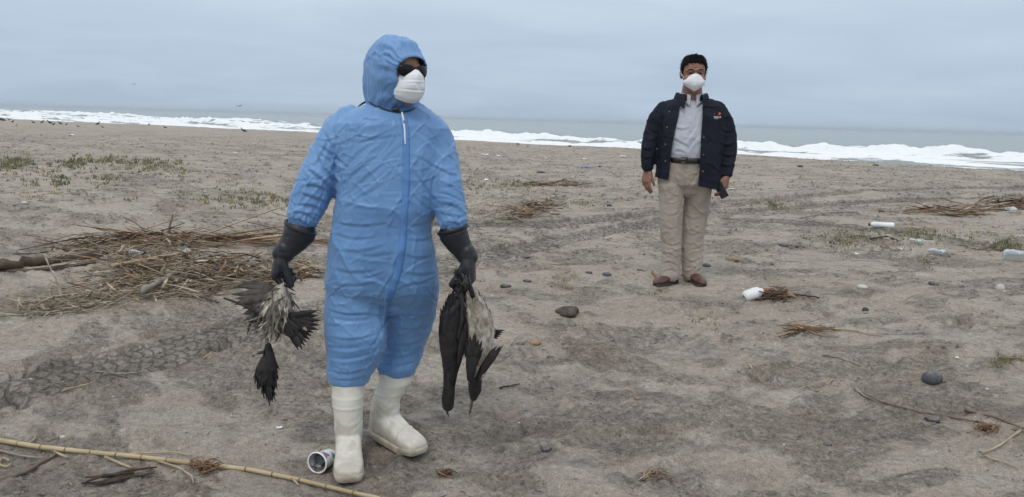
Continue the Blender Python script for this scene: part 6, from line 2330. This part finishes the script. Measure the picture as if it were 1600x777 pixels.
# countless crumbs: grit, shell, straw and twig bits
def crumbs(name, mat, n, size, label, elong=1.0, bias=1.7, ymax=34.0, patch=False):
    y = 1.6 + (ymax - 1.6) * rd.random(n) ** bias
    x = rd.uniform(-.72, .72, n) * (y + .4)
    # thicker in drifts
    keep = (rough_patch(x, y) * (.4 + .8 * rd.random(n)) > .35) if patch else vnoise(x * 1.3 + 5, y * 1.3, 7) + .5 * vnoise(x * 4, y * 4, 8) + rd.random(n) * .5 > .12
    x, y = x[keep], y[keep]; n = len(x)
    z = ground_z(x, y)
    s = (size[0] + (size[1] - size[0]) * rd.random(n) ** 1.7) * np.clip(y / 5, .8, 2.4)
    a = rd.uniform(0, 6.28, n) if elong < 2 else rad(20) + rd.normal(size=n) * .9
    base = np.array([(1, 0, 0), (-1, 0, 0), (0, 1, 0), (0, -1, 0), (0, 0, 1)], float)
    V = base[None] * np.stack([s * elong, s * .8 if elong < 2 else s, s * .6], 1)[:, None, :]
    V = V * (1 + .3 * rd.normal(size=V.shape))
    c, sn = np.cos(a)[:, None], np.sin(a)[:, None]
    X = V[..., 0] * c - V[..., 1] * sn + x[:, None]; Y = V[..., 0] * sn + V[..., 1] * c + y[:, None]; Z = V[..., 2] + z[:, None] + s[:, None] * .1
    fb = np.array([(0, 2, 4), (2, 1, 4), (1, 3, 4), (3, 0, 4)])
    F = (fb[None] + (np.arange(n) * 5)[:, None, None]).reshape(-1, 3)
    o = mobj(name, np.stack([X, Y, Z], -1).reshape(-1, 3), F, mat, smooth=False)
    o['label'] = label; o['kind'] = 'stuff'
    return o


crumbs('grit', M_STONED, 16000, (.0018, .0100), 'dark grit strewn over the sand')
crumbs('sand_clods', M_CLOD, 34000, (.003, .018), 'crumbs of damp sand strewn over the beach', patch=True)
crumbs('shell_bits', M_STONEW, 6500, (.0014, .0058), 'pale shell bits strewn over the sand')
crumbs('straw_bits', M_STRAW, 6500, (.0010, .0034), 'short straw bits strewn over the sand', 9)
crumbs('twig_bits', M_DKST, 9000, (.0012, .0044), 'short dark twig bits strewn over the sand', 8)

# ---- litter
M_PLW = mottled('white_plastic', (.70, .71, .70), (.80, .81, .80), .35, 12, 4, spec=.5)
M_PLC, nt, b = material('cloudy_clear_plastic', (.42, .47, .49), .22, .5)
b.inputs['Transmission Weight'].default_value = .7
b.inputs['Alpha'].default_value = .55
bump_n(nt, b, noise_n(nt, objco(nt), 30, 4), .5, .006)
M_RED = material('red_plastic_cap', (.55, .06, .04), .4)[0]
M_BLUEP = mottled('blue_plastic', (.03, .12, .42), (.05, .18, .52), .4, 10)
M_BLUEC = material('dark_blue_cap', (.03, .045, .09), .4)[0]


def bottle(c, axis, L, R, mat, capmat, label, dent=.1, seed=3, profile=None, name='bottle', ribs=0):
    c = np.asarray(c, float); ax = nrm(axis)
    prof = profile or [(0, .30), (.01, .80), (.05, .98), (.12, 1.0), (.40, .96), (.62, 1.0), (.74, .92), (.84, .60), (.90, .36), (.93, .34), (.95, .34)]
    u = nrm(np.cross(ax, (0, 0, 1))); w = np.cross(u, ax)
    n = 28; V = []
    tt = np.array([p[0] for p in prof]); rr = np.array([p[1] for p in prof]); fine = np.unique(np.concatenate([tt, np.linspace(0, .95, 40)]))
    for t in fine:
        r0 = np.interp(t, tt, rr)
        for k in range(n):
            a = 2 * math.pi * k / n
            d = 1 - dent * (.5 + .5 * math.sin(a * 2 + seed + t * 5)) * math.sin(min(1, t) * math.pi)
            if ribs: d *= 1 + .03 * math.sin(t * ribs)
            V.append(ax * (t - .5) * L + (u * math.cos(a) + w * math.sin(a)) * R * r0 * d)
    m = len(fine)
    F = [(i * n + k, i * n + (k + 1) % n, (i + 1) * n + (k + 1) % n, (i + 1) * n + k) for i in range(m - 1) for k in range(n)]
    F += [tuple(range(n)), tuple(range((m - 1) * n, m * n))]
    root = tag(empty(name, c), label, 'bottle')
    mobj('body', V, F, mat, root)
    if capmat is not None:
        v, f = tube_vf([ax * L * .43, ax * L * .435, ax * L * .49, ax * L * .497], [R * .42, R * .46, R * .46, R * .38], 20)
        mobj('cap', v, f, capmat, root)
    return root


def litter_dir(px0, px1, dz=0.0):
    a = pin(*px0); b_ = pin(*px1)
    return a, b_


p = pin(1177, 468); R_ = .042
bottle(p + np.array((0, 0, R_ * .95)), (1, .30, .28), .17, .045, M_PLW, M_RED, 'white plastic bottle with a red cap lying on brown weed', .08, ribs=38,
       profile=[(0, .3), (.02, .75), (.10, .95), (.3, 1.0), (.55, 1.0), (.75, .85), (.86, .55), (.90, .48), (.95, .46)])
p = pin(1376, 357)
bottle(p + np.array((0, 0, .034)), (-1, .12, .01), .30, .040, M_PLW, M_BLUEC, 'white plastic bottle lying on its side behind a grass patch', .12,
       profile=[(0, .85), (.01, .95), (.05, 1.0), (.5, 1.0), (.78, .98), (.86, .75), (.92, .42), (.95, .40)])
p = pin(1592, 409)
bottle(p + np.array((0, 0, .055)), (-1, .15, .04), .34, .068, M_PLC, None, 'large clear plastic bottle lying at the right edge', .16, ribs=30,
       profile=[(0, .7), (.02, .92), (.08, 1.0), (.5, .96), (.75, 1.0), (.88, .9), (.93, .6), (.95, .3)])
p = pin(1462, 399)
bottle(p + np.array((0, 0, .035)), (-1, .5, .1), .16, .042, M_PLC, None, 'small cloudy clear bottle in the grass left of the large clear one', .3)
p = pin(1580, 335); 
bottle(pin(1580, 333) + np.array((0, 0, .05)), (1, .2, .1), .2, .05, M_PLC, None, 'cloudy clear bottle lying by the brown heap at the right edge', .2)
bottle(pin(226, 410) + np.array((0, 0, .045)), (1, -.1, -.05), .24, .032, M_PLC, None, 'clear bottle caught in the left half of the reed heap', .25)
bottle(pin(293, 410) + np.array((0, 0, .055)), (.25, -.6, .75), .14, .038, M_PLC, None, 'round end of a clear bottle showing in the middle of the reed heap', .08)
bottle(pin(1434, 383) + np.array((0, 0, .03)), (1, -.3, 0), .17, .035, M_PLC, None, 'crumpled clear bottle half sunk below the right hand grass', .4)


def scrap(px, py, w, h, mat, label, seed=1, name='plastic_scrap', lift=.3):
    """crumpled thin sheet"""
    p = pin(px, py); k = mpp(p); n = 12; V = []
    W_, H_ = w * k, h * k
    r = np.random.default_rng(seed)
    for j in range(n):
        for i in range(n):
            u, v_ = i / (n - 1) * 2 - 1, j / (n - 1) * 2 - 1
            e = 1 - .25 * vnoise(np.array([u * 2 + seed]), np.array([v_ * 2.0]), seed)[0]
            V.append((u * W_ / 2 * e, v_ * W_ * .35 * e, H_ * (.5 + lift * vnoise(np.array([u * 2.2 + seed]), np.array([v_ * 2.2 + 3]), seed)[0] * 2) * (1 - .6 * (u * u + v_ * v_) / 2)))
    F = [(j * n + i, j * n + i + 1, (j + 1) * n + i + 1, (j + 1) * n + i) for j in range(n - 1) for i in range(n - 1)]
    o = mobj(name, V, F, mat); o.location = p
    sd = o.modifiers.new('t', 'SOLIDIFY'); sd.thickness = .002
    return tag(o, label, 'litter')


for px, py, w, h, m, lab in [
        (917, 262, 20, 4, M_BLUEP, 'blue plastic scrap on the far sand left of the jacket'),
        (973, 247, 9, 5, M_CHALK, 'white scrap beside the dark sleeve of the man in the jacket'),
        (758, 242, 12, 3, M_CHALK, 'white scrap on the far sand right of the blue shoulder'),
        (779, 244, 6, 3, M_CHALK, 'small white scrap next to the reddish weed in the distance'),
        (853, 248, 4, 3, M_CHALK, 'tiny white scrap in the far middle of the beach'),
        (913, 250, 5, 4, M_CHALK, 'pale lump above the blue plastic scrap'),
        (760, 285, 7, 6, M_CHALK, 'white bird like scrap in the grass right of the blue sleeve'),
        (845, 297, 8, 3, M_GRASSY, 'yellow scrap at the end of the grass row'),
        (112, 212, 9, 3, M_CHALK, 'pale lump on the far sand at the left'),
        (368, 239, 7, 2, M_CHALK, 'white scrap on the far sand left of the blue shoulder'),
        (92, 268, 8, 4, M_GRASSY, 'pale yellow scrap in the far left grass'),
        (1406, 390, 6, 5, M_CHALK, 'small white scrap below the right hand grass patch'),
        (1338, 398, 7, 4, M_CHALK, 'white scrap left of the small clear bottle'),
        (437, 672, 10, 6, M_CHALK, 'white flat shell on the sand left of the boots'),
        (215, 470, 5, 9, M_CHALK, 'narrow white plastic scrap standing in the straw'),
        (279, 394, 5, 9, M_CHALK, 'white torn scrap stuck in the back of the reed heap'),
        (1143, 296, 9, 5, M_CHALK, 'white scrap on the sand behind the phone'),
        (1495, 562, 6, 3, M_CHALK, 'tiny white shell above the round grey stone'),
        (250, 466, 12, 4, M_CHALK, 'crumpled grey white scrap under the grey stick'),
        (182, 746, 40, 8, M_STONE, 'flat blue grey stone under the cane and the bark strip')]:
    if 'stone' in lab: stone(px, py, w, h, m, lab, sink=.35)
    else: scrap(px, py, w, h, m, lab, int(px))

# printed paper cup by the front boot, mouth towards the camera
cp = pin(496, 742)
ax = nrm(np.array((-.34, -.90, .12)))
ux_ = nrm(np.cross(ax, (0, 0, 1))); uw_ = np.cross(ux_, ax)
R0 = .043
cc0 = cp + np.array((0.0, 0.0, R0 * .92))
m_, nt, b = material('printed_cup_paper', (.7, .7, .7), .5, .4)
vo = nd(nt, 'ShaderNodeTexVoronoi', i_Scale=46.0); nt.links.new(objco(nt), vo.inputs['Vector'])
hs = nd(nt, 'ShaderNodeHueSaturation', i_Saturation=1.2, i_Value=.55); nt.links.new(vo.outputs['Color'], hs.inputs['Color'])
nz = ramp(nt, [(.46, 0), (.52, 1)]); nt.links.new(noise_n(nt, objco(nt), 16, 3), nz.inputs[0])
nt.links.new(mixc(nt, (.68, .70, .72), hs.outputs[0], nz.outputs[0]), b.inputs['Base Color'])
M_CUPIN = mottled('stained_cup_lining', (.045, .04, .045), (.42, .42, .44), .35, 26, 4, lo=.42, hi=.58)
cup = tag(empty('paper_cup', cp), 'discarded printed cup lying on its side against the front white boot', 'cup')


def ringed(secs, n=32):
    V = []; F = []
    for t, r in secs:
        for k in range(n):
            a = 2 * math.pi * k / n
            V.append(cc0 + ax * t + (ux_ * math.cos(a) + uw_ * math.sin(a) * (1 - .05 * (t > -.03))) * r)
    for i in range(len(secs) - 1):
        for k in range(n):
            F.append((i * n + k, i * n + (k + 1) % n, (i + 1) * n + (k + 1) % n, (i + 1) * n + k))
    return V, F


v, f = ringed([(-.105, .004), (-.105, .030), (-.100, .031), (0, R0)]); adopt(mobj('wall', v, f, m_), cup)
v, f = ringed([(0, R0 - .0015), (-.095, .029), (-.096, .004)]); adopt(mobj('lining', v, f, M_CUPIN), cup)
v, f = ringed([(-.004, R0 - .001), (-.003, R0 + .003), (.001, R0 + .004), (.004, R0 + .001), (.003, R0 - .0025), (-.001, R0 - .003), (-.004, R0 - .001)]); adopt(mobj('rim', v, f, M_PLW), cup)

# ---- living seabirds
M_GULLD = mottled('dark_seabird_plumage', (.025, .023, .024), (.055, .05, .05), .7, 10)
M_GULLP = mottled('pale_seabird_plumage', (.30, .30, .31), (.45, .45, .46), .7, 10)


def standing_bird(px, py, hpx, face, mat, label, name='seabird', group=None, lying=False):
    p = pin(px, py); s = hpx * mpp(p)
    root = tag(empty(name, p), label, 'bird', group)
    f = np.array((face, -.2, 0)); f = nrm(f); up = np.array((0, 0, 1.0))
    q = lambda a, b: p + f * a * s + up * b * s
    mobj_ = lambda nm, vf, m: adopt(mobj(nm, vf[0], vf[1], m), root)
    mobj_('body', capsule_vf([q(-.62, .20), q(-.25, .30), q(.15, .42), q(.34, .58)], [.05 * s, .17 * s, .20 * s, .10 * s], 12), mat)
    h = mobj_('head', capsule_vf([q(.34, .58), q(.40, .76), q(.44, .84)], [.09 * s, .075 * s, .09 * s], 10), mat)
    b_ = mobj('beak', *tube_vf([q(.48, .85), q(.62, .83), q(.72, .80)], [.04 * s, .025 * s, .006 * s], 6), M_BEAK); adopt(b_, h)
    for d in (-.06, .06):
        w_ = nrm(np.cross(f, up)) * d * s
        mobj_('leg', tube_vf([q(.0, .28) + w_, q(.02, .0) + w_], .022 * s, 5), M_BEAK)
    for d in (-1, 1):
        w_ = nrm(np.cross(f, up)) * d * s * .15
        mobj_('wing', capsule_vf([q(.18, .45) + w_, q(-.2, .34) + w_, q(-.72, .18) + w_ * .4], [.07 * s, .10 * s, .015 * s], 8, flat=.5), mat)
    return root


standing_bird(381, 207, 8, -.9, M_GULLD, 'dark seabird standing alone on the sand crest left of the hood')
for k, (px, py, h_) in enumerate([(3, 190, 9), (20, 192, 5), (52, 193, 5), (66, 193, 6), (78, 194, 7), (84, 196, 5), (94, 195, 6), (104, 196, 4), (122, 199, 4), (153, 196, 7), (160, 200, 4),
                                  (26, 197, 3), (14, 188, 4), (233, 196, 4), (258, 201, 5)]):
    standing_bird(px, py, h_, (-.9, .9)[k % 2], M_GULLD, 'dark seabird resting in the flock on the crest at the far left', group='seabirds resting on the crest')


def flying_bird(px, py, Y, span, mat, label, bank=.2, beat=.15, yaw=0.3, group=None, small=False):
    c = at(px, py, Y)
    s = span * mpp(c)
    root = tag(empty('flying_seabird', c), label, 'bird', group)
    f = np.array((math.sin(yaw), math.cos(yaw), 0)); l = np.array((math.cos(yaw), -math.sin(yaw), 0)); up = np.array((0, 0, 1.0))
    adopt(mobj('body', *capsule_vf([c - f * s * .20, c, c + f * s * .16, c + f * s * .22], [.012 * s, .040 * s, .030 * s, .022 * s], 8), mat), root)
    for d in (-1, 1):
        V = []
        pr = [(0, .0, .075), (.16, .05 + beat * .5, .08), (.30, .05 + beat, .065), (.42, .02 + beat * .7, .04), (.50, -.02 + beat * .3, .006)]
        for z_ in (.006, -.006):
            for x_, zz, ch in pr:
                b_ = c + l * d * x_ * s + up * ((zz + bank * x_ * d) * s)
                V += [b_ + f * ch * s * .5 + up * z_ * s, b_ - f * ch * s * .6 + up * z_ * s * .4]
        n = len(pr); F = []
        for lay in (0, 1):
            for i in range(n - 1):
                a = lay * 2 * n + i * 2; F.append((a, a + 1, a + 3, a + 2))
        for i in range(n - 1):
            a = i * 2; F += [(a, a + 2, 2 * n + a + 2, 2 * n + a), (a + 1, a + 3, 2 * n + a + 3, 2 * n + a + 1)]
        adopt(mobj('wing', V, F, mat), root)
    return root


flying_bird(209, 132, 45, 11, M_GULLP, 'pale gull flying highest over the sea at the upper left', .05, .10)
flying_bird(374, 166, 30, 15, M_GULLD, 'dark gliding bird low in the sky left of the blue hood', .18, .04)
for k in range(34):
    px = rd.uniform(8, 345); hy = 164 + .0285 * px
    py = hy + rd.uniform(12, 27)
    flying_bird(px, py, rd.uniform(60, 110), rd.uniform(2.5, 5), M_GULLD if rd.random() < .6 else M_GULLP, 'small seabird flying low over the surf at the left', rd.uniform(-.3, .3), rd.uniform(-.1, .3), rd.uniform(0, 3), 'seabirds flying low over the surf')

# ------------------------------------------------------------------ sea haze
hm = bpy.data.materials.new('sea_haze')
hm.use_nodes = True
hn_ = hm.node_tree; hn_.nodes.clear()
pv = nd(hn_, 'ShaderNodeVolumePrincipled', i_Density=0.00055)
pv.inputs['Color'].default_value = (.86, .93, 1.0, 1)
pv.inputs['Anisotropy'].default_value = 0.2
ho = nd(hn_, 'ShaderNodeOutputMaterial'); hn_.links.new(pv.outputs[0], ho.inputs['Volume'])
x0, x1, y0, y1, z0, z1 = -15500, 15500, -900, 16500, -14, 5.0
hz = mobj('haze', [(x0, y0, z0), (x1, y0, z0), (x1, y1, z0), (x0, y1, z0), (x0, y0, z1), (x1, y0, z1), (x1, y1, z1), (x0, y1, z1)],
          [(0, 3, 2, 1), (4, 5, 6, 7), (0, 1, 5, 4), (1, 2, 6, 5), (2, 3, 7, 6), (3, 0, 4, 7)], hm, smooth=False)
tag(hz, kind='stuff')
hz['label'] = 'thin pale sea haze over the water'
